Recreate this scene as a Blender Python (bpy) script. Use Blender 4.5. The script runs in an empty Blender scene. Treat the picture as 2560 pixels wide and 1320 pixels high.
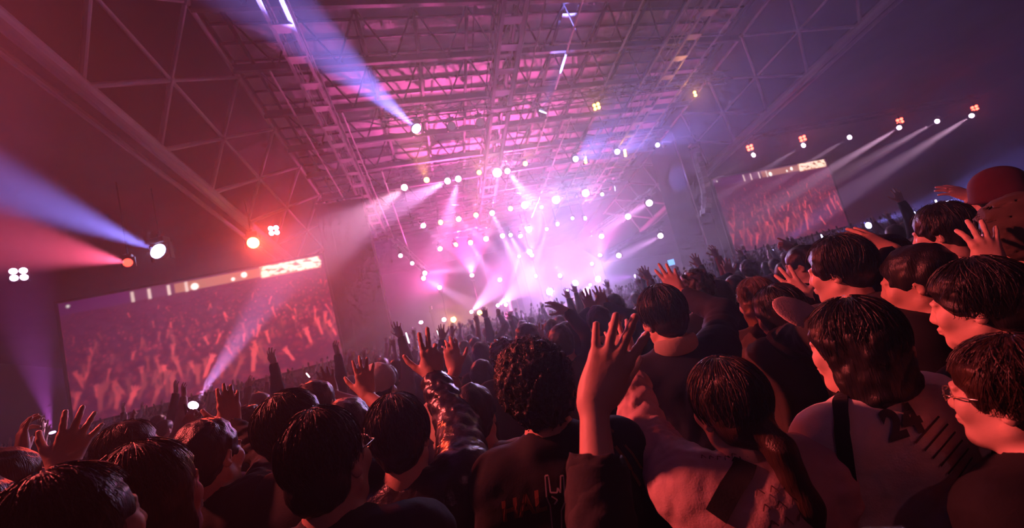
import bpy, bmesh, math, random
import numpy as np
from mathutils import Vector, Matrix

# ------------------------------------------------------------------ camera, world, exposure
scene = bpy.context.scene
COL = scene.collection
FPX, CX, CY = 1138.0, 1280.0, 660.0          # focal length in pixels of the 2560x1320 frame
PITCH, ROLL = math.radians(6.57), math.radians(14.5)
EYE = Vector((0, 0, 1.8))
_F = Vector((0, math.cos(PITCH), math.sin(PITCH)))
_U0 = Vector((0, -math.sin(PITCH), math.cos(PITCH)))
_R0 = Vector((1, 0, 0))
_R = _R0 * math.cos(ROLL) - _U0 * math.sin(ROLL)
_U = _R0 * math.sin(ROLL) + _U0 * math.cos(ROLL)
cam_data = bpy.data.cameras.new('camera')
cam_data.sensor_width = 36.0
cam_data.lens = 36.0 * FPX / 2560.0
cam_data.clip_start, cam_data.clip_end = 0.05, 400
cam_data.dof.use_dof = True
cam_data.dof.focus_distance = 1.5
cam_data.dof.aperture_fstop = 3.5
cam = bpy.data.objects.new('camera', cam_data)
COL.objects.link(cam)
cam.matrix_world = Matrix(((_R.x, _U.x, -_F.x, EYE.x), (_R.y, _U.y, -_F.y, EYE.y), (_R.z, _U.z, -_F.z, EYE.z), (0, 0, 0, 1)))
scene.camera = cam

HAZE = 0.0095
world = bpy.data.worlds.new('world')
scene.world = world
world.use_nodes = True
wn = world.node_tree
wn.nodes.clear()
w_out = wn.nodes.new('ShaderNodeOutputWorld')
w_bg = wn.nodes.new('ShaderNodeBackground')
w_bg.inputs['Color'].default_value = (0.0, 0.0, 0.0, 1)
w_bg.inputs['Strength'].default_value = 0.0
w_vol = wn.nodes.new('ShaderNodeVolumeScatter')       # stage haze filling the hall
w_vol.inputs['Color'].default_value = (0.95, 0.93, 0.97, 1)
w_vol.inputs['Density'].default_value = HAZE
w_vol.inputs['Anisotropy'].default_value = 0.68
wn.links.new(w_bg.outputs[0], w_out.inputs['Surface'])
wn.links.new(w_vol.outputs[0], w_out.inputs['Volume'])

world.cycles.homogeneous_volume = True
world.cycles.volume_sampling = 'EQUIANGULAR'
vs = scene.view_settings
vs.view_transform = 'Standard'
vs.look = 'None'
vs.exposure = -0.25
vs.gamma = 1.0
vs.use_curve_mapping = False
cy = scene.cycles
cy.max_bounces = 2
cy.diffuse_bounces = 1
cy.glossy_bounces = 1
cy.transmission_bounces = 2
cy.volume_bounces = 0
cy.transparent_max_bounces = 8
cy.sample_clamp_indirect = 4.0
cy.sample_clamp_direct = 0.0
cy.adaptive_threshold = 0.15
cy.adaptive_min_samples = 10

rnd = random.Random(7)

# ------------------------------------------------------------------ helpers
def ray(px, py):
    return _F + _R * ((px - CX) / FPX) + _U * ((CY - py) / FPX)

def at(px, py, depth):
    """world point seen at a pixel, DEPTH metres ahead of the photographer (along the floor)"""
    d = ray(px, py)
    return EYE + d * (depth / d.y)

def tag(o, label=None, cat=None, group=None, kind=None):
    if label: o['label'] = label
    if cat: o['category'] = cat
    if group: o['group'] = group
    if kind: o['kind'] = kind
    return o

def empty(name, loc, label=None, cat=None, group=None, kind=None):
    o = bpy.data.objects.new(name, None)
    o.empty_display_size = 0.1
    o.location = loc
    COL.objects.link(o)
    return tag(o, label, cat, group, kind)

def put(name, me, mat=None, parent=None, M=None):
    """link a mesh object; M is its WORLD matrix (parents here are unrotated, unscaled unless noted)"""
    o = bpy.data.objects.new(name, me)
    COL.objects.link(o)
    if mat is not None:
        if len(me.materials) == 0:
            me.materials.append(mat)
        elif me.materials[0] != mat:
            o.material_slots[0].link = 'OBJECT'
            o.material_slots[0].material = mat
    M = M if M is not None else Matrix.Identity(4)
    if parent is not None:
        o.parent = parent
        pm = world_of(parent)
        M = pm.inverted() @ M
    o.matrix_basis = M
    return o

def world_of(o):
    return o.matrix_basis if o.parent is None else world_of(o.parent) @ o.matrix_basis

def mesh(name, verts, faces, smooth=False):
    me = bpy.data.meshes.new(name)
    me.from_pydata([tuple(v) for v in verts], [], [tuple(f) for f in faces])
    if smooth:
        me.polygons.foreach_set('use_smooth', [True] * len(me.polygons))
    me.update()
    return me

def bm_mesh(name, bm, smooth=False):
    bmesh.ops.recalc_face_normals(bm, faces=bm.faces)
    me = bpy.data.meshes.new(name)
    bm.to_mesh(me)
    bm.free()
    if smooth:
        me.polygons.foreach_set('use_smooth', [True] * len(me.polygons))
    return me

def bm_box(bm, c, s, bevel=0.0):
    r = bmesh.ops.create_cube(bm, size=1.0, matrix=Matrix.Translation(c) @ Matrix.Diagonal((s[0], s[1], s[2], 1)))
    if bevel:
        es = list({e for v in r['verts'] for e in v.link_edges})
        bmesh.ops.bevel(bm, geom=es, offset=bevel, segments=2, affect='EDGES', profile=0.5)

def bm_tube(bm, p, q, r0, r1=None, n=8, caps=True):
    p, q = Vector(p), Vector(q)
    r1 = r0 if r1 is None else r1
    d = q - p
    L = d.length
    if L < 1e-6: return
    M = Matrix.Translation((p + q) / 2) @ d.to_track_quat('Z', 'Y').to_matrix().to_4x4()
    bmesh.ops.create_cone(bm, cap_ends=caps, segments=n, radius1=r0, radius2=r1, depth=L, matrix=M)

_bmu = bmesh.new(); bmesh.ops.create_cone(_bmu, cap_ends=True, segments=8, radius1=1, radius2=1, depth=1)
ROD = bm_mesh('rod', _bmu)
_bmu = bmesh.new(); bmesh.ops.create_cube(_bmu, size=1)
BOX = bm_mesh('box', _bmu)

def rod(name, p, q, r, mat, parent, square=False, r2=None):
    p, q = Vector(p), Vector(q)
    d = q - p
    L = d.length
    z = d / L
    x = z.cross(Vector((0, 0, 1)))
    x = Vector((1, 0, 0)) if x.length < 1e-4 else x.normalized()
    y = z.cross(x)
    c = (p + q) / 2
    ry = r if r2 is None else r2
    k = 2.0 if square else 1.0
    M = Matrix(((x.x * r * k, y.x * ry * k, z.x * L, c.x), (x.y * r * k, y.y * ry * k, z.y * L, c.y), (x.z * r * k, y.z * ry * k, z.z * L, c.z), (0, 0, 0, 1)))
    return put(name, BOX if square else ROD, mat, parent, M)

# ------------------------------------------------------------------ materials
def material(name, col, rough=0.6, metal=0.0, spec=0.4, var=0.0, scale=8.0, bump=0.0, bscale=60.0, emit=None, estr=0.0, sheen=0.0):
    m = bpy.data.materials.new(name)
    m.use_nodes = True
    nt = m.node_tree
    b = nt.nodes['Principled BSDF']
    b.inputs['Base Color'].default_value = (*col, 1)
    b.inputs['Roughness'].default_value = rough
    b.inputs['Metallic'].default_value = metal
    b.inputs['Specular IOR Level'].default_value = spec
    if sheen:
        b.inputs['Sheen Weight'].default_value = sheen
    tc = None
    if var or bump:
        tc = nt.nodes.new('ShaderNodeTexCoord')
    if var:
        n = nt.nodes.new('ShaderNodeTexNoise')
        n.inputs['Scale'].default_value = scale
        n.inputs['Detail'].default_value = 4
        r = nt.nodes.new('ShaderNodeValToRGB')
        r.color_ramp.elements[0].position = 0.3
        r.color_ramp.elements[1].position = 0.7
        r.color_ramp.elements[0].color = (*[c * (1 - var) for c in col], 1)
        r.color_ramp.elements[1].color = (*[min(1, c * (1 + var)) for c in col], 1)
        nt.links.new(tc.outputs['Object'], n.inputs['Vector'])
        nt.links.new(n.outputs['Fac'], r.inputs['Fac'])
        nt.links.new(r.outputs['Color'], b.inputs['Base Color'])
    if bump:
        n2 = nt.nodes.new('ShaderNodeTexNoise')
        n2.inputs['Scale'].default_value = bscale
        n2.inputs['Detail'].default_value = 3
        bp = nt.nodes.new('ShaderNodeBump')
        bp.inputs['Strength'].default_value = bump
        bp.inputs['Distance'].default_value = 0.01
        nt.links.new(tc.outputs['Object'], n2.inputs['Vector'])
        nt.links.new(n2.outputs['Fac'], bp.inputs['Height'])
        nt.links.new(bp.outputs['Normal'], b.inputs['Normal'])
    if emit:
        b.inputs['Emission Color'].default_value = (*emit, 1)
        b.inputs['Emission Strength'].default_value = estr
        m.cycles.emission_sampling = 'NONE'
    return m

MAT = dict(
    floor=material('hall_floor', (0.06, 0.055, 0.055), 0.45, var=0.3, scale=1.2, bump=0.1),
    wall=material('dark_wall_panel', (0.10, 0.085, 0.09), 0.8, var=0.2, scale=0.6),
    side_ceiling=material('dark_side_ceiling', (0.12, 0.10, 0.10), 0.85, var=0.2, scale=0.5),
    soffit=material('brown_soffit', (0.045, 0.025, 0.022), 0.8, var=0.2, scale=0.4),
    panel=material('pale_roof_panel', (0.78, 0.75, 0.78), 0.7, var=0.12, scale=0.7),
    panel_dim=material('grey_roof_panel', (0.34, 0.31, 0.34), 0.8, var=0.15, scale=0.7),
    dark_steel=material('dark_painted_steel', (0.025, 0.022, 0.025), 0.5, metal=0.2, var=0.2, scale=3),
    pale_steel=material('pale_painted_steel', (0.72, 0.66, 0.66), 0.5, var=0.1, scale=3),
    alu=material('bare_aluminium', (0.45, 0.45, 0.46), 0.35, metal=0.7, var=0.1, scale=6),
    black=material('black_fixture_plastic', (0.018, 0.018, 0.02), 0.45, bump=0.1),
    drape=material('black_molton_drape', (0.02, 0.017, 0.02), 0.9, var=0.3, scale=2, bump=0.2),
    deck=material('black_stage_deck', (0.03, 0.03, 0.032), 0.5, var=0.2, scale=2),
    grille=material('speaker_grille_metal', (0.16, 0.16, 0.17), 0.45, metal=0.4, bump=0.3, bscale=90),
    crate=material('pale_stage_riser', (0.5, 0.42, 0.4), 0.6, var=0.15, scale=3),
)

# ------------------------------------------------------------------ hall axes
YD = ray(1150, 1000).normalized()                       # down the hall, following the falling roof
_a = math.atan2(1145, 3450)
XD = Vector((math.cos(_a), math.sin(_a), 0))            # across the hall
ZD = Vector((0, 0, 1))
YH = Vector((YD.x, YD.y, 0)).normalized()
ROOF = 16.0                                             # roof height above the eye, over the photographer

def lat(px, py):
    """sideways/height ratio of the hall line that passes through a pixel"""
    n = ray(px, py).cross(YD)
    return -ZD.dot(n) / XD.dot(n)

def hall(X, Z, t):
    return EYE + XD * X + ZD * Z + YD * t

def on_line(X, Z, px, py):
    """t of the point on hall line (X,Z) nearest to the view ray of a pixel"""
    d = ray(px, py).normalized()
    w = hall(X, Z, 0) - EYE
    b = YD.dot(d)
    return (b * d.dot(w) - YD.dot(w)) / (1 - b * b)

# ------------------------------------------------------------------ the hall shell
NX = Vector((-XD.y, XD.x, 0))                            # normal of planes that run across the hall
def at_c(px, py, c):
    """world point seen at a pixel, on the across-the-hall plane c metres in front of the photographer"""
    d = ray(px, py)
    return EYE + d * (c / d.dot(NX))

def slab(name, corners, thick, mat, parent=None):
    """thin closed slab over four corners, thickened along its normal"""
    c = [Vector(p) for p in corners]
    n = (c[1] - c[0]).cross(c[3] - c[0]).normalized() * thick
    v = c + [p + n for p in c]
    me = mesh(name, v, [(0, 1, 2, 3), (7, 6, 5, 4), (0, 4, 5, 1), (1, 5, 6, 2), (2, 6, 7, 3), (3, 7, 4, 0)])
    return put(name, me, mat, parent)

def hfloor(X, t, z):
    p = EYE + XD * X + YH * t
    return Vector((p.x, p.y, z))

tag(slab('floor', [(-60, -30, 0), (-60, 110, 0), (70, 110, 0), (70, -30, 0)][::1], 0.2, MAT['floor']), 'dark hall floor under the standing crowd', 'floor', kind='structure')
for o_ in [bpy.data.objects['floor']]:
    o_.location.z = -0.0
TB = 66.0
tag(slab('wall_left', [hfloor(-31, -20, 0), hfloor(-31, TB, 0), hfloor(-31, TB, 22), hfloor(-31, -20, 22)], 0.3, MAT['wall']), 'dark side wall beyond the big screen', 'wall', kind='structure')
tag(slab('wall_right', [hfloor(50, -20, 0), hfloor(50, -20, 22), hfloor(50, TB, 22), hfloor(50, TB, 0)], 0.3, MAT['wall']), 'dark side wall behind the far screen and crowd', 'wall', kind='structure')
tag(slab('wall_back', [hfloor(-31, TB, 0), hfloor(50, TB, 0), hfloor(50, TB, 22), hfloor(-31, TB, 22)], -0.3, MAT['wall']), 'dark end wall behind the stage', 'wall', kind='structure')

XL_UP, ZL_UP = -0.385 * ROOF, ROOF
XL_LO, ZL_LO = -0.731 * 13.0, 13.0
XL_MI, ZL_MI = -0.54 * 14.5, 14.5
XR_UP, ZR_UP = 1.367 * ROOF, ROOF
XR_LO, ZR_LO = 2.014 * 13.0, 13.0
XR_MI, ZR_MI = 1.659 * 14.5, 14.5
T0, T1 = -12.0, 64.0
tag(slab('ceiling_left', [hall(XL_LO - .4, ZL_LO + .5, T0), hall(XL_LO - .4, ZL_LO + .5, T1), hall(-33, 11.5, T1), hall(-33, 11.5, T0)][::-1], -0.2, MAT['side_ceiling']), 'dark side aisle ceiling beside the lattice truss', 'ceiling', kind='structure')
tag(slab('ceiling_right', [hall(XR_LO + .4, ZR_LO + .5, T0), hall(52, 11.5, T0), hall(52, 11.5, T1), hall(XR_LO + .4, ZR_LO + .5, T1)], 0.2, MAT['side_ceiling']), 'dark side aisle ceiling over the far crowd', 'ceiling', kind='structure')
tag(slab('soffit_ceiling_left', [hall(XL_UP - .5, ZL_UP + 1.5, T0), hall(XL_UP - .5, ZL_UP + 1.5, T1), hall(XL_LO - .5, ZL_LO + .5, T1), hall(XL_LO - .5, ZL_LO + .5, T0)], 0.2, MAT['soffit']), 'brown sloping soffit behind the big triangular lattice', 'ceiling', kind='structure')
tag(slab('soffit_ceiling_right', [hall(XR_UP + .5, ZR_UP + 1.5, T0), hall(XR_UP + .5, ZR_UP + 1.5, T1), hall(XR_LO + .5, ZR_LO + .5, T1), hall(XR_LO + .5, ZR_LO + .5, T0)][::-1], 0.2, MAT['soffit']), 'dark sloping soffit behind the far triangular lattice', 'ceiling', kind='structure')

# roof deck with its panels
ceil_root = tag(slab('ceiling', [hall(XL_UP - .5, ROOF + 1.75, T0), hall(XR_UP + .5, ROOF + 1.75, T0), hall(XR_UP + .5, ROOF + 1.75, T1), hall(XL_UP - .5, ROOF + 1.75, T1)], 0.15, MAT['panel_dim']), 'pale panelled hall roof falling towards the stage', 'ceiling', kind='structure')
NC, NR = 10, 30
PX0, PT0 = XL_UP - 0.3, 13.2
PW, PL = (XR_UP + 0.3 - PX0) / NC, 3.25 / 3
g = 0.04
pv = [XD * (x * PW) + YD * (y * PL) + ZD * z for z in (0, 0.10) for x, y in ((g / PW, g / PL), (1 - g / PW, g / PL), (1 - g / PW, 1 - g / PL), (g / PW, 1 - g / PL))]
panel_me = mesh('roof_panel', pv, [(0, 3, 2, 1), (4, 5, 6, 7), (0, 1, 5, 4), (1, 2, 6, 5), (2, 3, 7, 6), (3, 0, 4, 7)])
for r in range(NR):
    for c in range(NC):
        p = hall(PX0 + c * PW, ROOF + 1.5 + rnd.uniform(-.015, .015), PT0 + r * PL)
        put('panel', panel_me, MAT['panel'], ceil_root, Matrix.Translation(p))
for r in range(NR + 1):
    rod('purlin', hall(PX0, ROOF + 1.46, PT0 + r * PL), hall(PX0 + NC * PW, ROOF + 1.46, PT0 + r * PL), 0.045, MAT['dark_steel'], ceil_root, square=True)

# roof space frame: lower nodes on cross beams, upper chords between, four struts from every node
sf = empty('roof_space_frame', hall(8, ROOF, 20), 'dark steel space frame of crossing struts under the pale roof', 'space frame')
ROWS = [14.0 + 3.25 * k for k in range(10)]
COLS = [0.72 + 2.55 * k for k in range(-2, 9)]
for k, t in enumerate(ROWS):
    rod('cross_beam', hall(XL_UP, ROOF, t), hall(XR_UP, ROOF, t), 0.10, MAT['dark_steel'], sf, square=True, r2=0.16)
UPC = [x - 1.27 for x in COLS] + [COLS[-1] + 1.27]
for x in UPC:
    rod('upper_chord', hall(x, ROOF + 1.25, ROWS[0] - 1.6), hall(x, ROOF + 1.25, ROWS[-1] + 1.6), 0.07, MAT['dark_steel'], sf, square=True)
strut_n = 0
for k, t in enumerate(ROWS[:8]):
    for x in COLS[:9]:
        for sx in (-1.27, 1.27):
            for st in (-1.62, 1.62):
                rod('strut', hall(x, ROOF, t), hall(x + sx, ROOF + 1.25, t + st), 0.045, MAT['dark_steel'], sf)
                strut_n += 1
bmn = bmesh.new(); bmesh.ops.create_icosphere(bmn, subdivisions=1, radius=0.17)
node_me = bm_mesh('node', bmn)
for t in ROWS:
    for x in COLS:
        put('node', node_me, MAT['dark_steel'], sf, Matrix.Translation(hall(x, ROOF, t)))

# the two triangular lattice trusses along the sides of the roof
def lattice(name, label, lo, mi, up, t0, n, mat):
    """lo/mi/up = (X, Z) of the chords; crossing braces meet on the middle chord every four metres"""
    root = empty(name, hall(lo[0], lo[1], t0), label, 'lattice truss', 'triangular lattice trusses along the roof')
    a, b = t0 - 4, t0 + 4 * n
    sgn = -1 if lo[0] < 0 else 1
    rod('lower_chord', hall(*lo, a), hall(*lo, b), 0.27, mat, root)
    rod('gutter_tube', hall(lo[0] + sgn * .75, lo[1] - .1, a), hall(lo[0] + sgn * .75, lo[1] - .1, b), 0.12, mat, root)
    rod('middle_chord', hall(*mi, a), hall(*mi, b), 0.075, mat, root)
    rod('upper_chord', hall(*up, a), hall(*up, b), 0.09, mat, root)
    for k in range(-1, n):
        L0, L1 = hall(*lo, t0 + 4 * k), hall(*lo, t0 + 4 * k + 4)
        U0, U1 = hall(*up, t0 + 4 * k), hall(*up, t0 + 4 * k + 4)
        m = hall(*mi, t0 + 4 * k + 1.95)
        for q, r in ((L0, .10), (L1, .10), (U0, .08), (U1, .08)):
            rod('brace', m, q, r, mat, root)
        put('node', node_me, mat, root, Matrix.Translation(m))
        put('node', node_me, mat, root, Matrix.Translation(U1))
    return root
lattice('lattice_truss', 'pale tube lattice truss of large triangles above the nearer screen', (XL_LO, ZL_LO), (XL_MI, ZL_MI), (XL_UP, ZL_UP), 17.0, 8, MAT['pale_steel'])
lattice('lattice_truss', 'dim tube lattice truss of triangles above the far screen and line array', (XR_LO, ZR_LO), (XR_MI, ZR_MI), (XR_UP, ZR_UP), 16.3, 8, MAT['pale_steel'])

# catwalks and ceiling pipes that run down the hall
def catwalk(label, X, Z, w, h, ta, tb, mat, step=1.6, r=0.06):
    root = empty('roof_catwalk', hall(X, Z, ta), label, 'catwalk', 'catwalks under the roof')
    for sx in (-w / 2, w / 2):
        rod('floor_beam', hall(X + sx, Z, ta), hall(X + sx, Z, tb), r * 1.4, mat, root, square=True)
        rod('hand_rail', hall(X + sx, Z + h, ta), hall(X + sx, Z + h, tb), r * .7, mat, root)
        rod('mid_rail', hall(X + sx, Z + h * .55, ta), hall(X + sx, Z + h * .55, tb), r * .5, mat, root)
        t = ta
        while t < tb:
            rod('post', hall(X + sx, Z, t), hall(X + sx, Z + h, t), r * .6, mat, root)
            t += step
    t = ta
    while t < tb:
        rod('floor_grating', hall(X - w / 2, Z - .03, t + step * .35), hall(X + w / 2, Z - .03, t + step * .35), 0.25, mat, root, square=True, r2=0.02)
        t += step
    return root
catwalk('dark catwalk hung along the middle of the roof', 0.405 * 14.6, 14.6, 1.0, 1.3, 13, 42, MAT['dark_steel'])
catwalk('pale railed catwalk along the roof edge beside the nearer lattice', -0.215 * 14.6, 14.6, 0.7, 1.1, 13, 40, MAT['pale_steel'], r=0.045)
catwalk('dim railed catwalk along the far roof edge', 1.13 * 14.6, 14.6, 0.8, 1.1, 13, 40, MAT['pale_steel'], r=0.04)
pipes = [(0.837, 14.8, 14, 24), (1.016, 14.8, 14, 24), (0.62, 15.2, 14, 30), (0.50, 15.4, 13, 38), (0.45, 15.2, 13, 38), (0.36, 15.2, 13, 36), (-0.30, 15.4, 20, 38), (-0.16, 14.6, 22, 40), (0.74, 14.2, 24, 40), (0.92, 13.8, 25, 42), (1.25, 14, 13, 36), (-0.10, 13.5, 26, 42)]
for i, (l, Z, a, b) in enumerate(pipes):
    o = rod('overhead_pipe', hall(l * Z, Z, a), hall(l * Z, Z, b), 0.05 if l > .6 or l < 0 else .045, MAT['pale_steel'] if (l > .6 or l < 0) else MAT['dark_steel'], None)
    rank = sorted(q[0] for q in pipes).index(l)
    tag(o, '%s overhead pipe running down the hall, %s from the left' % ('pale' if (l > .6 or l < 0) else 'dark', ['first', 'second', 'third', 'fourth', 'fifth', 'sixth', 'seventh', 'eighth', 'ninth', 'tenth', 'eleventh', 'twelfth'][rank]), 'pipe', 'overhead pipes running down the hall')

# ------------------------------------------------------------------ stage, trusses, towers
C_STAGE = 41.0
def across(c, X, z):
    """point on the across-the-hall plane c: X metres sideways from the hall line through the photographer"""
    p = EYE + NX * c + XD * X
    return Vector((p.x, p.y, z))

def X_of(p): return (p - EYE).dot(XD)

def box_truss(name, label, p, q, s, mat, step=0.9, group='aluminium lighting trusses', drop=None):
    """square box truss: four chords and the lacing between them"""
    root = empty(name, p, label, 'truss', group)
    p, q = Vector(p), Vector(q)
    d = (q - p).normalized()
    a = d.cross(ZD)
    a = a.normalized() if a.length > .05 else NX.copy()
    b = d.cross(a).normalized()
    cor = [a * s / 2 + b * s / 2, -a * s / 2 + b * s / 2, -a * s / 2 - b * s / 2, a * s / 2 - b * s / 2]
    for c in cor:
        rod('chord', p + c, q + c, 0.035, mat, root)
    bm = bmesh.new()
    n = max(2, int((q - p).length / step))
    for k in range(n):
        for i in range(4):
            c0, c1 = cor[i], cor[(i + 1) % 4]
            if k % 2: c0, c1 = c1, c0
            bm_tube(bm, p + d * ((q - p).length * k / n) + c0, p + d * ((q - p).length * (k + 1) / n) + c1, 0.018, n=5, caps=False)
    put('lacing', bm_mesh('lacing', bm), mat, root)
    if drop is not None:
        L = (q - p).length
        for f in (0.08, 0.5, 0.92):
            w = p + d * (L * f)
            rod('hoist_chain', w, w + ZD * drop, 0.015, mat, root)
    return root

C0, C1, C2, C3 = 22.0, 29.0, 33.0, 36.0
def truss_px(label, a, b, c, s=0.5, mat='alu', lift=0.85, drop=1.3):
    p, q = at_c(*a, c), at_c(*b, c)
    return box_truss('lighting_truss', label, p + ZD * lift, q + ZD * lift, s, MAT[mat], drop=drop)
truss_px('dark lighting truss nearest the audience, hung with two bright blue-white beams', (960, 338), (1830, 222), C0, 0.6, 'dark_steel')
truss_px('long lighting truss just behind the front one, with orange and white lamps', (990, 470), (1665, 358), C1)
truss_px('lighting truss over the middle of the stage with the row of glowing lamps', (1040, 566), (1560, 467), C2)
truss_px('lowest and farthest lighting truss above the stage', (1085, 624), (1320, 576), C3)
def side_truss(label, a, ca, b, cb, s=0.4):
    p, q = at_c(*a, ca), at_c(*b, cb)
    return box_truss('side_truss', label, p + ZD * .75, q + ZD * .75, s, MAT['alu'], step=.7, group='side lighting trusses', drop=None)
side_truss('slanting side truss with three bright white lamps right of the stage lights', (1480, 605), 38, (1640, 497), 30)
side_truss('lower slanting side truss with two white lamps near the line array', (1530, 648), 38, (1665, 580), 32)
side_truss('short side truss left of the stage with small bright lamps', (992, 632), 31, (1072, 700), 37)

# stage deck, back drape, risers
st = empty('stage', across(C_STAGE, -2, 0), 'raised black stage deck beneath the lights', 'stage')
def bx(name, c0, c1, X0, X1, z0, z1, mat, parent):
    v = [across(c, X, z) for z in (z0, z1) for c, X in ((c0, X0), (c0, X1), (c1, X1), (c1, X0))]
    return put(name, mesh(name, v, [(0, 3, 2, 1), (4, 5, 6, 7), (0, 1, 5, 4), (1, 2, 6, 5), (2, 3, 7, 6), (3, 0, 4, 7)]), mat, parent)
bx('deck', C_STAGE, C_STAGE + 11, -14, 16, 1.35, 1.5, MAT['deck'], st)
for k in range(12):
    bx('front_panel', C_STAGE + .05, C_STAGE + .15, -14 + k * 2.5 + .02, -14 + k * 2.5 + 2.48, 0, 1.35, MAT['deck'], st)
for k in range(9):
    bx('drape_panel', C_STAGE + 11 + (k % 2) * .12, C_STAGE + 11.1 + (k % 2) * .12, -15 + k * 3.6, -15 + (k + 1) * 3.6, 0, 10, MAT['drape'], st)
p_ = at_c(1290, 788, C_STAGE + 2)
rs = empty('amplifier_stack', Vector((p_.x, p_.y, 1.5)), 'pale pink amplifier cabinets stacked on the stage', 'amplifier')
Xr = X_of(p_)
bx('cabinet', C_STAGE + 2, C_STAGE + 3, Xr - .8, Xr + .5, 1.5, 2.5, MAT['crate'], rs)
bx('cabinet', C_STAGE + 2, C_STAGE + 3, Xr - .2, Xr + .5, 2.52, 3.6, MAT['crate'], rs)
bx('grille', C_STAGE + 1.95, C_STAGE + 2, Xr - .7, Xr - .2, 1.65, 2.35, MAT['grille'], rs)
bx('grille', C_STAGE + 1.95, C_STAGE + 2, Xr - .1, Xr + .4, 1.65, 2.35, MAT['grille'], rs)
bx('grille', C_STAGE + 1.95, C_STAGE + 2, Xr - .1, Xr + .4, 2.67, 3.45, MAT['grille'], rs)
bar = empty('crowd_barrier', across(C_STAGE - 2, -10, 0), 'low barrier between the crowd and the stage', 'barrier')
for k in range(14):
    bx('barrier_panel', C_STAGE - 2, C_STAGE - 1.9, -14 + k * 2, -14 + k * 2 + 1.94, 0, 1.15, MAT['deck'], bar)

# black draped towers on either side of the stage
def tower(label, pxa, pxb, c, ztop, pole_side):
    a, b = at_c(*pxa, c), at_c(*pxb, c)
    X0, X1 = X_of(a), X_of(b)
    root = empty('draped_tower', across(c, (X0 + X1) / 2, 0), label, 'tower', 'draped towers beside the stage')
    n = max(3, int((X1 - X0) / .6))
    for k in range(n):
        dc = (k % 2) * .10
        bx('drape', c + dc, c + dc + .12, X0 + (X1 - X0) * k / n, X0 + (X1 - X0) * (k + 1) / n, 0, ztop, MAT['drape'], root)
    bx('side_drape', c + .2, c + 3.5, X0, X0 + .1, 0, ztop, MAT['drape'], root)
    bx('side_drape', c + .2, c + 3.5, X1 - .1, X1, 0, ztop, MAT['drape'], root)
    Xp = X1 + .08 if pole_side > 0 else X0 - .08
    rod('corner_pole', across(c - .1, Xp, 0), across(c - .1, Xp, ztop + .6), 0.05, MAT['pale_steel'], root)
    rod('top_bar', across(c - .1, X0, ztop + .1), across(c - .1, X1, ztop + .1), 0.05, MAT['dark_steel'], root)
    return root
tower('tall black draped tower between the big screen and the stage', (846, 800), (972, 800), 29.0, 11.5, 1)
tower('narrow black draped tower behind the hanging line array', (1752, 560), (1806, 560), 29.5, 12.5, -1)

# curved line array of speaker boxes
la_pts = [(1738, 372), (1741, 384), (1744, 396), (1747, 408), (1750.5, 420), (1754, 432), (1757.5, 445), (1761, 458), (1764, 471), (1766, 484), (1767, 497), (1767, 510), (1765.5, 523), (1762, 536)]
la = empty('line_array', at_c(1755, 545, 27.0), 'curved hanging line array of grey speaker boxes beside the stage', 'speaker')
for k in range(len(la_pts) - 1):
    p, q = at_c(*la_pts[k], 27.0), at_c(*la_pts[k + 1], 27.0)
    d = (q - p).normalized(); L = (q - p).length
    n_ = d.cross(XD).normalized()
    M = Matrix(((XD.x, n_.x, d.x, 0), (XD.y, n_.y, d.y, 0), (XD.z, n_.z, d.z, 0), (0, 0, 0, 1)))
    M.translation = (p + q) / 2
    b_ = put('speaker_box', BOX, MAT['grille'], la, M @ Matrix.Diagonal((.5, .5, L * .9, 1)))
    put('side_rail', BOX, MAT['alu'], la, M @ Matrix.Translation((-.27, -.2, 0)) @ Matrix.Diagonal((.04, .10, L, 1)))
    put('side_rail', BOX, MAT['alu'], la, M @ Matrix.Translation((.27, -.2, 0)) @ Matrix.Diagonal((.04, .10, L, 1)))
    put('horn', BOX, MAT['alu'], la, M @ Matrix.Translation((0, -.26, 0)) @ Matrix.Diagonal((.42, .03, L * .25, 1)))
put('fly_frame', BOX, MAT['alu'], la, Matrix.Translation(at_c(1735, 362, 27.0)) @ Matrix.Diagonal((.7, .7, .15, 1)))
rod('hoist_chain', at_c(1734, 358, 27), at_c(1722, 300, 27), .03, MAT['alu'], la)
sm = at_c(1678, 656, 34)
sgn = empty('side_sign', sm, 'small glowing blue sign beside the stage', 'sign')
put('panel', BOX, material('blue_sign_screen', (.02, .05, .1), .4, emit=(.15, .45, 1.0), estr=2.2), sgn, Matrix.Translation(sm) @ Matrix.Rotation(_a, 4, 'Z') @ Matrix.Diagonal((.62, .08, .5, 1)))
rod('post', sm - ZD * .3 + NX * .08, Vector((sm.x + NX.x * .08, sm.y + NX.y * .08, 0)), .04, MAT['dark_steel'], sgn)
put('frame', BOX, MAT['black'], sgn, Matrix.Translation(sm + NX * .06) @ Matrix.Rotation(_a, 4, 'Z') @ Matrix.Diagonal((.70, .08, .58, 1)))

# ------------------------------------------------------------------ fixtures
COLR = dict(W=(.95, .42, .98), B=(.24, .22, 1.0), C=(.55, .46, 1.0), M=(1.0, .10, .45), P=(.58, .16, 1.0), O=(1.0, .42, .10), R=(1.0, .05, .03), K=(1.0, .45, .62))
_bm = bmesh.new(); bm_tube(_bm, (0, 0, -.55), (0, 0, -.12), .55, .80, 12); bm_tube(_bm, (0, 0, -.12), (0, 0, .50), .80, .92, 12); FX_HEAD = bm_mesh('head', _bm)
_bm = bmesh.new(); bm_tube(_bm, (0, 0, .50), (0, 0, .56), .80, .80, 16); FX_LENS = bm_mesh('lens', _bm)
_bm = bmesh.new(); bm_box(_bm, (1.05, 0, .0), (.16, .5, 1.7)); bm_box(_bm, (-1.05, 0, 0), (.16, .5, 1.7)); bm_box(_bm, (0, 0, .92), (2.26, .5, .18)); FX_YOKE = bm_mesh('yoke', _bm)
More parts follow.
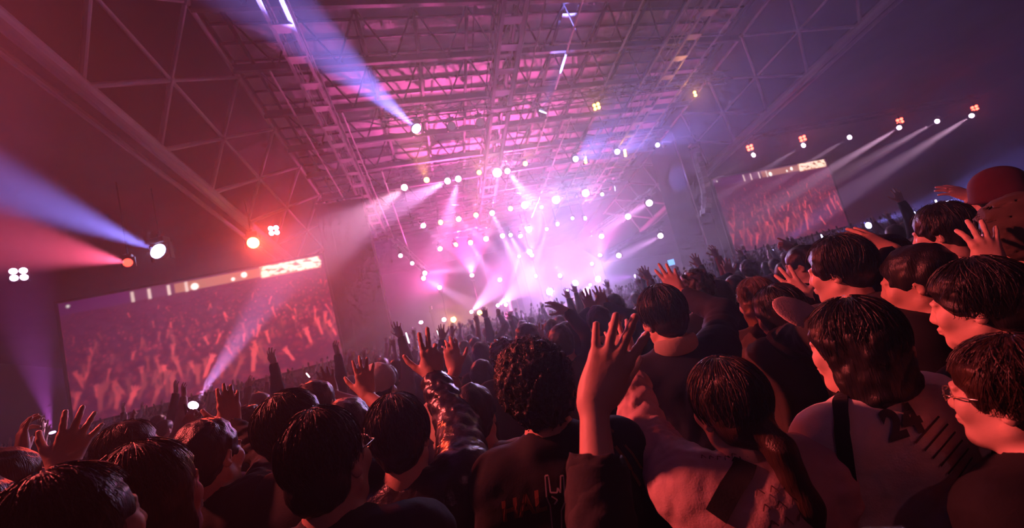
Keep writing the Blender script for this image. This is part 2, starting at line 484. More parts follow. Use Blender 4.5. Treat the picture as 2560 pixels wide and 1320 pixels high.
_bm = bmesh.new(); bm_box(_bm, (0, 0, 1.35), (1.5, 1.1, .65), .08); bm_tube(_bm, (0, 0, 1.65), (0, 0, 2.1), .2, .2, 8); FX_BASE = bm_mesh('base', _bm)
LENS = {}
def lens_mat(key, s):
    s = min(s, 24.0)
    k = (key, s)
    if k not in LENS:
        c = COLR[key]
        LENS[k] = material('lamp_lens_' + key.lower(), (.1, .1, .1), .3, emit=tuple(.35 + .65 * x if key not in 'RO' else x for x in c), estr=s)
    return LENS[k]

LAMP_LOG = []
def lamp(label, p, aim, key, power, angle, size=.22, lens=12.0, blend=.35, col=None, up=False, group='stage lamps', radius=None, name='spotlight', light=True, hang=0.0):
    """moving-head lamp: base, yoke, head with its lens, and the light it throws"""
    p, aim = Vector(p), Vector(aim)
    d = (aim - p).normalized()
    root = empty(name, p, label, 'spotlight', group)
    x = d.cross(ZD); x = x.normalized() if x.length > .05 else XD.copy()
    H = Matrix((x, d.cross(x), d)).transposed().to_4x4()
    if H.determinant() < 0:
        H = Matrix((-x, d.cross(x), d)).transposed().to_4x4()
    S = Matrix.Scale(size, 4)
    hd = put('head', FX_HEAD, MAT['black'], root, Matrix.Translation(p) @ H @ S)
    put('lens', FX_LENS, lens_mat(key, lens), hd, Matrix.Translation(p) @ H @ S)
    yaw = math.atan2(x.y, x.x)
    Yk = Matrix.Translation(p) @ Matrix.Rotation(yaw, 4, 'Z') @ (Matrix.Rotation(math.pi, 4, 'X') if up else Matrix.Identity(4)) @ S
    put('yoke', FX_YOKE, MAT['black'], root, Yk)
    put('base', FX_BASE, MAT['black'], root, Yk)
    if hang:
        rod('hanger', p + ZD * size * 2.0, p + ZD * hang, .03, MAT['dark_steel'], root)
    if up:
        X_, c_ = (p - EYE).dot(XD), (p - EYE).dot(NX)
        zf = 1.5 if C_STAGE < c_ < C_STAGE + 11 and -14 < X_ < 16 else 0.0
        if p.z - size * 2.0 > zf + .05:
            rod('stand', p - ZD * size * 1.6, Vector((p.x, p.y, zf)), .035, MAT['dark_steel'], root)
            put('stand_foot', BOX, MAT['black'], root, Matrix.Translation(Vector((p.x, p.y, zf + .02))) @ Matrix.Diagonal((.5, .5, .04, 1)))
    if light and power > 0:
        L = bpy.data.lights.new('lamp_light', 'SPOT')
        L.energy = power
        L.color = col or COLR[key]
        L.spot_size = math.radians(angle)
        L.spot_blend = blend
        L.shadow_soft_size = size * .6 if radius is None else radius
        o = bpy.data.objects.new('lamp_light', L)
        COL.objects.link(o)
        o.parent = root
        o.matrix_basis = Matrix.Translation(d * (size * .60)) @ d.to_track_quat('-Z', 'Y').to_matrix().to_4x4()
    return root

ORD = ['first', 'second', 'third', 'fourth', 'fifth', 'sixth', 'seventh', 'eighth', 'ninth', 'tenth', 'eleventh', 'twelfth', 'thirteenth', 'fourteenth']
CNAME = dict(W='white', B='blue-white', C='cool white', M='magenta', P='purple', O='orange', R='red', K='pink')
def lamp_row(where, c, items, group, up=False):
    """items: px, py, colour, aim dx, dy, dc, power, angle, size, lens"""
    n = len(items)
    for i, (px, py, key, dx, dy, dc, pw, ang, size, ls) in enumerate(items):
        cc = c[i] if isinstance(c, (list, tuple)) else c
        p = at_c(px, py, cc)
        if dc != 'cam' and key in 'WKO' and cc > C0:
            dc = (min(dc, -4) if key == 'W' else dc) - 4; ang *= .42 if key == 'W' else .7
            if key == 'W' and pw: pw = min(max(pw, 1800), 3000)
        aim = EYE + Vector((dx, 0, dy)) if dc == 'cam' else at_c(px + dx, py + dy, cc + dc)
        pw *= (.30 if key == 'C' else .25) if dc == 'cam' else (9.0 if c == C0 else 3.0 if key == 'B' else 1.6 if key == 'O' else 1.0 if key == 'C' else 26.0 if key == 'W' else 9.0)
        if dc == 'cam': ang = 28
        lamp('%s lamp %s, %s from the left' % (CNAME[key], where, ORD[i]), p, aim, key, pw, ang, size, ls, up=up, group=group, hang=3.8 if 'hanging' in where else 0.0 if up else .66)

lamp_row('on the front truss', C0, [
    (1045, 325, 'B', -260, -230, -6, 26000, 17, .30, 40),
    (1130, 315, 'W', -60, 40, -5, 0, 20, .26, 0.15),
    (1200, 305, 'W', 10, 60, -5, 0, 20, .26, 0.15),
    (1355, 286, 'B', 50, -150, -2, 5000, 26, .26, 30)], 'lamps on the front truss')
lamp_row('on the second truss', C1, [
    (1012, 468, 'K', -120, 90, -5, 3500, 12, .24, 25),
    (1067, 451, 'O', -28, -100, -4, 2600, 22, .22, 14),
    (1120, 452, 'W', -120, 60, 0, 2400, 16, .24, 25),
    (1146, 446, 'W', -40, 150, 0, 2600, 14, .24, 25),
    (1198, 432, 'O', 0, -80, -4, 500, 30, .20, 10),
    (1243, 432, 'K', .5, .5, 'cam', 9000, 40, .36, 60),
    (1268, 427, 'W', 70, 90, 2, 2200, 14, .22, 25),
    (1313, 410, 'O', 20, -70, -3, 900, 26, .20, 12),
    (1438, 398, 'B', 120, -70, -9, 4200, 24, .24, 30),
    (1542, 380, 'B', 130, -65, -9, 3200, 22, .24, 28),
    (1643, 363, 'B', 130, -60, -9, 1600, 18, .20, 24)], 'lamps on the second truss')
lamp_row('on the third truss', C2, [
    (1057, 563, 'W', 130, 120, 2, 1800, 10, .22, 22),
    (1100, 556, 'O', 110, 0, -2, 2200, 40, .22, 14),
    (1146, 547, 'W', 90, 80, 2, 1300, 10, .22, 22),
    (1190, 539, 'O', -5, -80, -2, 1500, 30, .22, 14),
    (1230, 532, 'W', 40, 80, 2, 900, 10, .22, 22),
    (1275, 522, 'O', 90, -20, -2, 1800, 34, .22, 14),
    (1312, 513, 'C', 1.5, 1, 'cam', 9000, 50, .32, 60),
    (1390, 500, 'C', .8, 1, 'cam', 14000, 50, .36, 70),
    (1464, 483, 'C', .5, 1, 'cam', 9000, 50, .34, 60),
    (1533, 472, 'B', 130, -20, -2, 3000, 26, .26, 40)], 'lamps on the third truss')
lamp_row('on the lowest far truss', C3, [
    (1099, 621, 'W', 110, 100, 2, 900, 9, .22, 20),
    (1138, 613, 'O', 110, -90, -2, 2000, 26, .22, 12),
    (1176, 606, 'W', 40, 70, 2, 500, 10, .22, 18),
    (1215, 598, 'K', 10, -40, -2, 300, 20, .24, 16),
    (1256, 589, 'W', 30, 60, 2, 400, 10, .22, 18),
    (1276, 587, 'W', 30, 60, 2, 300, 10, .18, 16),
    (1300, 588, 'K', 30, 60, 2, 300, 10, .22, 16)], 'lamps on the lowest truss')
lamp_row('hanging over the stage centre', 37, [
    (1322, 574, 'C', 1, 1, 'cam', 9000, 50, .30, 60),
    (1324, 630, 'C', 0, 1, 'cam', 3500, 50, .26, 50),
    (1354, 517, 'W', -10, 110, 0, 2500, 5, .16, 24),
    (1367, 572, 'W', -40, 130, 0, 7000, 8, .16, 24),
    (1392, 560, 'C', 60, 6, -3, 2600, 50, .20, 30),
    (1432, 545, 'W', -180, 160, 0, 8000, 6, .16, 24),
    (1461, 546, 'C', 70, -10, -3, 2400, 40, .20, 30),
    (1506, 485, 'W', -130, 160, 0, 5000, 5, .18, 24)], 'lamps over the stage centre')
lamp_row('on the slanting side trusses', [36.5, 33, 30, 36.5, 32.5], [
    (1504, 589, 'K', -10, 90, 0, 700, 34, .26, 30),
    (1571, 541, 'W', -140, 90, -5, 420, 8, .28, 40),
    (1624, 507, 'W', -140, 80, -7, 480, 8, .30, 45),
    (1548, 638, 'W', -120, 80, -4, 420, 10, .26, 36),
    (1652, 589, 'W', -150, 80, -6, 420, 8, .26, 36)], 'lamps on the slanting side trusses')
lamp_row('on the short side truss', [31.5, 33.5, 36, 36.5], [
    (1001, 639, 'W', 60, 30, 2, 0, 14, .16, 16),
    (1030, 658, 'W', 60, 30, 2, 0, 14, .16, 16),
    (1061, 683, 'W', 110, -12, 2, 1200, 12, .20, 24),
    (1058, 695, 'W', 110, 60, 2, 1400, 14, .20, 24)], 'lamps on the short side truss')
lamp_row('on the stage floor', [42.5, 42.5, 42.5, 42.5, 42.5, 43, 43, 43, 43, 44, 44, 44, 44, 44], [
    (1053, 808, 'W', 0, 40, 'cam', 0, 14, .22, 20),
    (1110, 799, 'W', -2, 1, 'cam', 1500, 60, .22, 40),
    (1134, 799, 'O', -2, 1, 'cam', 12000, 60, .30, 60),
    (1178, 780, 'W', 40, -40, 0, 600, 20, .18, 24),
    (1199, 782, 'O', -1, 1, 'cam', 8000, 60, .26, 50),
    (1244, 764, 'W', 40, -30, 0, 600, 20, .18, 24),
    (1264, 763, 'O', 40, -60, -2, 2400, 26, .20, 20),
    (1298, 640, 'W', -26, 90, 0, 2200, 10, .16, 24),
    (1374, 729, 'C', 1, 1, 'cam', 18000, 60, .40, 80),
    (1418, 728, 'W', -20, -160, 0, 9000, 6, .16, 30),
    (1438, 708, 'C', 1, 1, 'cam', 12000, 60, .36, 70),
    (1476, 712, 'W', -30, 50, 0, 2600, 26, .16, 30),
    (1495, 698, 'C', 1, 1, 'cam', 12000, 60, .36, 70)], 'lamps on the stage floor', up=True)
lamp_row('beside the side sign', [36, 36], [
    (1693, 690, 'K', 0, 0, 'cam', 600, 60, .24, 24),
    (1719, 681, 'K', 0, 0, 'cam', 600, 60, .26, 24)], 'lamps beside the sign', up=True)

# wash lamps that flood the haze and the roof over the stage
for i, (px, py, c, key, ax, ay, ac, pw, ang) in enumerate([
    (1180, 690, 43, 'M', 1130, 250, 24, 90000, 40),
    (1330, 640, 43, 'M', 1240, 60, 22, 80000, 40),
    (1500, 640, 43, 'M', 1500, 120, 24, 24000, 60),
    (1100, 720, 42, 'M', 850, 420, 24, 16000, 60),
    (1400, 690, 45, 'P', 1440, 580, 30, 8000, 40),
    (1250, 700, 45, 'M', 1180, 600, 30, 5000, 50)]):
    lamp('%s wash lamp in the deep haze of the stage, %s of six' % (CNAME[key], ORD[i]), at_c(px, py, c), at_c(ax, ay, ac), key, pw, ang, .26, 8, .6, up=True, group='wash lamps deep in the stage haze')

for i, (px, py, c, key, ax, ay, ac, pw, ang) in enumerate([  # extra lamps, added to brighten the low fog across the stage
    (1075, 770, 43, 'M', 1500, 690, 45, 60000, 46),
    (1590, 690, 43, 'P', 1230, 740, 46, 70000, 38),
    (1340, 690, 49, 'P', 1360, 640, 30, 7000, 40),
    (1480, 660, 49, 'C', 1480, 600, 30, 6000, 40)]):
    lamp('%s fill lamp added low on the stage, %s of four' % (CNAME[key], ORD[i]), at_c(px, py, c), at_c(ax, ay, ac), key, pw, ang, .24, 8, .7, up=True, group='fill lamps added low on the stage')

# right-hand row: thin white beams slanting down, and red four-cell blinders
rb = [(1886, 386), (2011, 362), (2126, 342), (2250, 318), (2345, 302), (2431, 288)]
rlen = [(-130, 84), (-170, 105), (-170, 105), (-330, 200), (-110, 62), (-150, 95)]
for i, (px, py) in enumerate(rb):
    c = 25 - i * 0.8
    dx, dy = rlen[i]
    lamp('white lamp with a thin slanting beam along the far side, %s from the stage' % ORD[i], at_c(px, py, c), at_c(px + dx * 2.2, py + dy * 2.2, c + 1), 'W', [60000, 70000, 64000, 130000, 64000, 76000][i], [4.5, 4.5, 4.5, 5, 5.5, 5.5][i], .20, 20, .2, col=(1, .55, .85), group='thin-beam lamps along the far side')
_bm = bmesh.new(); bm_box(_bm, (0, 0, 0), (2.2, 1.0, 2.2), .1); BL_BODY = bm_mesh('housing', _bm)
_bm = bmesh.new(); bm_tube(_bm, (0, -.5, 0), (0, -.58, 0), .44, .44, 14); BL_CELL = bm_mesh('cell', _bm)
def blinder(label, p, key, power, size, ls, angle=150, cells=((-.5, -.5), (.5, -.5), (-.5, .5), (.5, .5)), aim=None):
    root = empty('blinder_lamp', p, label, 'blinder lamp', 'four-cell blinder lamps')
    d = ((aim or EYE) - p); yaw = math.atan2(d.y, d.x) + math.pi / 2
    M = Matrix.Translation(p) @ Matrix.Rotation(yaw, 4, 'Z') @ Matrix.Scale(size, 4)
    put('housing', BL_BODY, MAT['black'], root, M)
    for cx, cz in cells:
        put('cell', BL_CELL, lens_mat(key, ls), root, M @ Matrix.Translation((cx, 0, cz)))
    put('bracket', BOX, MAT['black'], root, M @ Matrix.Translation((0, .2, 1.6)) @ Matrix.Diagonal((.3, .3, 1.2, 1)))
    if power:
        L = bpy.data.lights.new('lamp_light', 'SPOT')
        L.energy, L.color, L.spot_size, L.spot_blend, L.shadow_soft_size = power, COLR[key], math.radians(angle), .5, size * .8
        o = bpy.data.objects.new('lamp_light', L); COL.objects.link(o); o.parent = root
        dd = d.normalized()
        o.matrix_basis = Matrix.Translation(dd * size * .7) @ dd.to_track_quat('-Z', 'Y').to_matrix().to_4x4()
for i, (px, py) in enumerate([(1875, 370), (2007, 347), (2250, 303), (2437, 271)]):
    blinder('glowing red four-cell blinder above the thin white beams, %s from the stage' % ORD[i], at_c(px, py, 24.8 - i * 1.1), 'R', 150, .22, 30)
blinder('orange four-cell blinder hanging from the front truss', at_c(1492, 268, C0), 'O', 300, .22, 10)
blinder('pink-orange blinder at the far end of the front truss', at_c(1738, 236, C0), 'O', 400, .20, 12, cells=((0, .5), (0, -.5)))
blinder('stack of orange cells on the second truss, nearer the middle', at_c(1464, 401, C1), 'O', 200, .24, 8, cells=((.1, .8), (0, 0), (-.1, -.8)))
blinder('stack of orange cells on the second truss, nearer the line array', at_c(1563, 384, C1), 'O', 200, .24, 8, cells=((.1, .8), (0, 0), (-.1, -.8)))
blinder('white four-cell blinder high beside the lattice, near the red lamp', at_c(685, 578, 26), 'W', 0, .26, 20)
blinder('white four-cell blinder at the outer edge near the big blue beam', at_c(47, 688, 20), 'W', 0, .24, 14)

# near-side big beams
lamp('big blue-white searchlight throwing a broad beam over the big screen', at_c(405, 632, 24), at_c(90, 500, 19), 'B', 170000, 22, .42, 120, .8, hang=4.0, group='searchlights near the big screen')
lamp('small red-pink lamp beside the big blue searchlight', at_c(322, 657, 23), at_c(80, 615, 16), 'R', 26000, 14, .22, 6, .6, col=(1, .10, .22), hang=4.0, group='searchlights near the big screen')
lamp('glaring red-orange lamp above the bright end of the big screen', at_c(632, 607, 27), EYE + Vector((1.5, 2, -.2)), 'O', 13000, 22, .36, 90, .9, col=(1, .06, .025), hang=2.5, group='searchlights near the big screen')
lamp('white lamp low in front of the big screen with a purple beam', at_c(480, 1018, 5.2), at_c(600, 845, 4.6), 'P', 14000, 12, .055, 40, .5, col=(.85, .35, 1), up=True, group='lamps in front of the big screen')
lamp('small white lamp low at the corner of the big screen', at_c(766, 941, 14), at_c(950, 800, 14), 'K', 26000, 7, .09, 22, .5, col=(1, .45, .75), up=True, group='lamps in front of the big screen')
lamp('purple lamp behind the big raised hand, beam rising', at_c(132, 1085, 11), at_c(60, 780, 10), 'P', 15000, 24, .06, 6, .7, col=(.75, .12, .85), up=True, group='lamps in front of the big screen')
# far-side low searchlights above the heads
for i, (px, py, dx, dy, c, pw, an) in enumerate([(1927, 631, 150, -112, 21, 90000, 18), (2050, 596, 150, -50, 16, 20000, 18), (2167, 565, 130, -45, 12, 16000, 16), (2278, 536, 120, -30, 8, 600, 16), (2370, 509, 120, -20, 6.5, 400, 20)]):
    lamp('blue-white lamp over the heads at the far side, %s from the stage' % ORD[i], at_c(px, py, c), at_c(px + dx, py + dy, c - 2), 'B', pw, an, .26 if i == 0 else .012 * c, 60 if i == 0 else 25, .4, up=True, group='lamps over the heads at the far side')

# red audience lamp high at the side, beyond the frame, whose light rims the nearest heads
lamp('red audience lamp high at the side above the nearest heads', Vector((-5.2, 2.1, 5.4)), Vector((.7, 1.35, 1.4)), 'R', 3300, 32, .3, 20, .6, col=(1, .11, .10), hang=4.0, group='audience lamps')
lamp('dim pink fill lamp added above the rear of the hall', Vector((3.0, -9.0, 7.5)), Vector((.5, 2.0, 1.3)), 'M', 150, 60, .3, 10, .8, col=(1, .20, .28), group='audience lamps', hang=6.0)  # unseen fill behind the camera, added to lift the dark backs
# truss that carries the thin-beam lamps and the red blinders along the far side
p_, q_ = at_c(*rb[0], 25), at_c(*rb[-1], 21)
box_truss('side_truss', 'dark truss along the far side carrying thin white beams and red blinders', p_ + ZD * 1.15 - YH * .6, q_ + ZD * 1.15 - YH * .6, .35, MAT['dark_steel'], group='side lighting trusses')

# ------------------------------------------------------------------ the two big screens, showing the audience
def audience_picture(W=370, H=181, seed=3):
    """LED picture of a packed audience: small far heads at the top, big near hands at the bottom"""
    rg = np.random.default_rng(seed)
    img = np.zeros((H, W, 3), np.float32)
    yy, xx = np.mgrid[0:H, 0:W].astype(np.float32)
    v = yy / H                                           # 0 = bottom, 1 = top
    base = np.array([.055, .006, .022], np.float32)
    img[:] = base
    def blob(cx, cy, rx, ry, col, a, rot=0.0, soft=.5):
        R = max(rx, ry) * 1.6 + 1
        x0, x1, y0, y1 = int(max(0, cx - R)), int(min(W, cx + R + 1)), int(max(0, cy - R)), int(min(H, cy + R + 1))
        if x0 >= x1 or y0 >= y1: return
        dx, dy = xx[y0:y1, x0:x1] - cx, yy[y0:y1, x0:x1] - cy
        c, s = math.cos(rot), math.sin(rot)
        q = np.sqrt(((dx * c + dy * s) / rx) ** 2 + ((-dx * s + dy * c) / ry) ** 2)
        m = np.clip((1 + soft * .5 - q) / soft, 0, 1)[..., None] * a
        img[y0:y1, x0:x1] = img[y0:y1, x0:x1] * (1 - m) + np.array(col, np.float32) * m
    n = 2600
    ys = np.sort(rg.random(n) ** 1.15)[::-1] * .93           # far rows first
    for k in range(n):
        f = ys[k]
        s = (1.6 + 14 * (1 - f) ** 1.6) * rg.uniform(.8, 1.25)
        cx, cy = rg.uniform(-5, W + 5), f * H + rg.uniform(-2, 2)
        lum = rg.uniform(.2, 1.0) ** 2.0
        red = (.34 * lum + .05, .030 * lum + .004, .045 * lum + .008)
        blob(cx, cy - s * .9, s * .95, s * .9, (.030, .003, .014), .85)
        if rg.random() < .62:
            blob(cx, cy, s * .42, s * .55, (.04, .004, .014), .9)
            blob(cx + s * .1, cy - s * .12, s * .28, s * .33, red, .8 if f > .4 else .6)
        else:
            blob(cx, cy, s * .45, s * .55, tuple(.5 * c for c in red), .7)
        if rg.random() < (.07 if f < .45 else .03):
            a = rg.uniform(-.5, .5)
            L = s * rg.uniform(.9, 1.9)
            br = (.55 * lum + .12, .045 * lum + .02, .05 * lum + .02)
            hx, hy = cx + math.sin(a) * L * 1.3, cy + math.cos(a) * L * 1.2
            blob((cx + hx) / 2, (cy + hy) / 2, s * .16, L * .75, br, .8, -a)
            blob(hx, hy, s * .22, s * .30, br, .9, -a)
            for fa in (-.5, -.15, .2, .5):
                blob(hx + math.sin(a + fa) * s * .45, hy + math.cos(a + fa) * s * .5, s * .06, s * .25, br, .8, -(a + fa))
    # gallery strip along the top, with its lights and the bright panel at the end
    def rect(u0, u1, v0, v1, col, a=1.0):
        x0, x1, y0, y1 = int(u0 * W), int(u1 * W), int(v0 * H), int(v1 * H)
        img[y0:y1, x0:x1] = img[y0:y1, x0:x1] * (1 - a) + np.array(col, np.float32) * a
    rect(0, .24, .90, 1, (.05, .006, .05)); rect(.24, .74, .90, 1, (.055, .01, .03))
    rect(.40, .74, .905, .985, (.26, .10, .06)); rect(.24, .40, .905, .985, (.07, .018, .045))
    for u in (.245, .305, .375, .44):
        rect(u, u + .010, .90, .985, (.55, .40, .36))
    for u, vv, r in ((.472, .925, 5), (.665, .945, 4.2), (.62, .925, 2.5), (.03, .96, 2)):
        blob(u * W, vv * H, r, r, (1, .93, .85), 1, 0, .4)
    x0 = int(.735 * W); x1 = int(.985 * W); y0 = int(.885 * H); y1 = int(.995 * H)
    rect(.735, .985, .885, .995, (.5, .2, .12))
    for k in range(260):
        blob(rg.uniform(x0 + 2, x1 - 2), rg.uniform(y0 + 2, y1 - 2), rg.uniform(2, 5), rg.uniform(1, 2), (1, .75, .55) if rg.random() < .75 else (.25, .06, .04), .9)
    img *= (.45 + .55 * np.clip((xx / W) / .35, 0, 1))[..., None]
    img += np.array([.012, .001, .012], np.float32)
    # lens softness of the live camera
    for _ in range(2):
        img = (img + np.roll(img, 1, 0) + np.roll(img, -1, 0) + np.roll(img, 1, 1) + np.roll(img, -1, 1)) / 5
    return img

SCREEN_IMG = audience_picture()
m = bpy.data.materials.new('led_audience_picture'); m.use_nodes = True
nt = m.node_tree; nt.nodes.clear()
o_ = nt.nodes.new('ShaderNodeOutputMaterial'); e_ = nt.nodes.new('ShaderNodeEmission'); a_ = nt.nodes.new('ShaderNodeAttribute'); a_.attribute_name = 'led'
e_.inputs['Strength'].default_value = 2.3
nt.links.new(a_.outputs['Color'], e_.inputs['Color']); nt.links.new(e_.outputs[0], o_.inputs['Surface'])
m.cycles.emission_sampling = 'NONE'
MAT['led'] = m
def led_mesh():
    H, W, _ = SCREEN_IMG.shape
    u, v = np.meshgrid(np.linspace(0, 1, W), np.linspace(0, 1, H))
    co = np.stack([u * 13.3 - 6.65, np.zeros_like(u), v * 6.5 - 3.25], -1).reshape(-1, 3)
    idx = np.arange(H * W).reshape(H, W)
    f = np.stack([idx[:-1, :-1], idx[:-1, 1:], idx[1:, 1:], idx[1:, :-1]], -1).reshape(-1, 4)
    me = bpy.data.meshes.new('display')
    me.vertices.add(len(co)); me.vertices.foreach_set('co', co.ravel())
    me.loops.add(f.size); me.loops.foreach_set('vertex_index', f.ravel().astype(np.int32))
    me.polygons.add(len(f)); me.polygons.foreach_set('loop_start', np.arange(0, f.size, 4, dtype=np.int32))
    me.update(calc_edges=True)
    at_ = me.color_attributes.new('led', 'FLOAT_COLOR', 'POINT')
    at_.data.foreach_set('color', np.concatenate([SCREEN_IMG.reshape(-1, 3), np.ones((H * W, 1), np.float32)], 1).astype(np.float32).ravel())
    return me
LED = led_mesh()
def screen(label, X, z):
    p = across(30.0, X, z)
    root = empty('video_screen', Vector((p.x, p.y, 0)), label, 'screen', 'big screens beside the stage')
    M = Matrix.Translation(p) @ Matrix.Rotation(_a, 4, 'Z')
    put('display', LED, MAT['led'], root, M)
    for nm, c, s in (('back_panel', (0, .15, 0), (13.5, .2, 6.7)), ('frame_bar', (0, 0.02, 3.33), (13.6, .14, .12)), ('frame_bar', (0, .02, -3.33), (13.6, .14, .12)), ('frame_bar', (-6.74, .02, 0), (.12, .14, 6.7)), ('frame_bar', (6.74, .02, 0), (.12, .14, 6.7)), ('support_leg', (-5, .3, -4.4), (.2, .2, 2.0)), ('support_leg', (5, .3, -4.4), (.2, .2, 2.0))):
        put(nm, BOX, MAT['black'], root, M @ Matrix.Translation(c) @ Matrix.Diagonal((*s, 1)))
    return root
screen('big video screen showing the red-lit audience, nearer one', -8.65, 5.3)
screen('far video screen showing the red-lit audience, beyond the line array', 35.6, 5.55)

# ------------------------------------------------------------------ organic surfaces: smooth-blended shapes meshed on a graded grid
def V3(*a): return np.array(a if len(a) == 3 else a[0], np.float64)
def unit(v):
    v = np.asarray(v, np.float64); return v / (np.linalg.norm(v) + 1e-12)

class Shape:
    def __init__(s): s.p = []
    def cone(s, a, b, ra, rb=None, k=.02, op='+'):
        s.p.append(('c', V3(a), V3(b), float(ra), float(ra if rb is None else rb), k, op)); return s
    def ell(s, c, r, R=None, k=.02, op='+'):
        s.p.append(('e', V3(c), V3(r), np.eye(3) if R is None else np.asarray(R), None, k, op)); return s
    def econe(s, a, b, ra, rb, w, k=.02, op='+'):
        """tapered limb of elliptic section: ra, rb = (half width along w, half depth)"""
        s.p.append(('f', V3(a), V3(b), ra, (rb, unit(w)), k, op)); return s
    def cut(s, p0, n, R=9.0):
        s.p.append(('h', V3(p0), unit(n), R, None, 0, 'x')); return s
    def ripple(s, c, R, amp, freq, seed=0, ridge=False, axis=None):
        s.p.append(('n', V3(c), R, amp, (freq, seed, ridge, axis), 0, 'n')); return s
    def bounds(s):
        lo, hi = np.full(3, 9e9), np.full(3, -9e9)
        for q in s.p:
            if q[6] != '+': continue
            if q[0] == 'c': r = max(q[3], q[4]); l, h = np.minimum(q[1], q[2]) - r, np.maximum(q[1], q[2]) + r
            elif q[0] == 'e': r = max(q[2]); l, h = q[1] - r, q[1] + r
            else: r = max(*q[3], *q[4][0]); l, h = np.minimum(q[1], q[2]) - r, np.maximum(q[1], q[2]) + r
            lo, hi = np.minimum(lo, l), np.maximum(hi, h)
        return lo, hi

def wob(X, Y, Z, freq, seed, ridge, axis):
    r = np.random.default_rng(seed)
    out = 0
    for o in range(3):
        d = unit(r.normal(size=3)); d2 = unit(r.normal(size=3))
        if axis is not None:
            d = unit(np.asarray(axis) + .55 * r.normal(size=3))
        f = freq * (1.0 + .7 * o); ph = r.uniform(0, 6.28)
        w = np.sin(f * (d[0] * X + d[1] * Y + d[2] * Z) + ph + 1.7 * np.sin(.55 * f * (d2[0] * X + d2[1] * Y + d2[2] * Z) + ph))
        out = out + ((1 - 2 * np.abs(w)) if ridge else w) / (1 + .6 * o)
    return out

def graded(lo, hi, coarse, fine):
    xs = [lo]
    while xs[-1] < hi:
        x = xs[-1]; st = coarse
        for a, b, f in fine:
            if a - .5 * coarse <= x <= b: st = min(st, f)
            elif x < a: st = min(st, max(f, (a - x) * .5 + f * .5, f))
        xs.append(x + st)
    return np.array(xs)

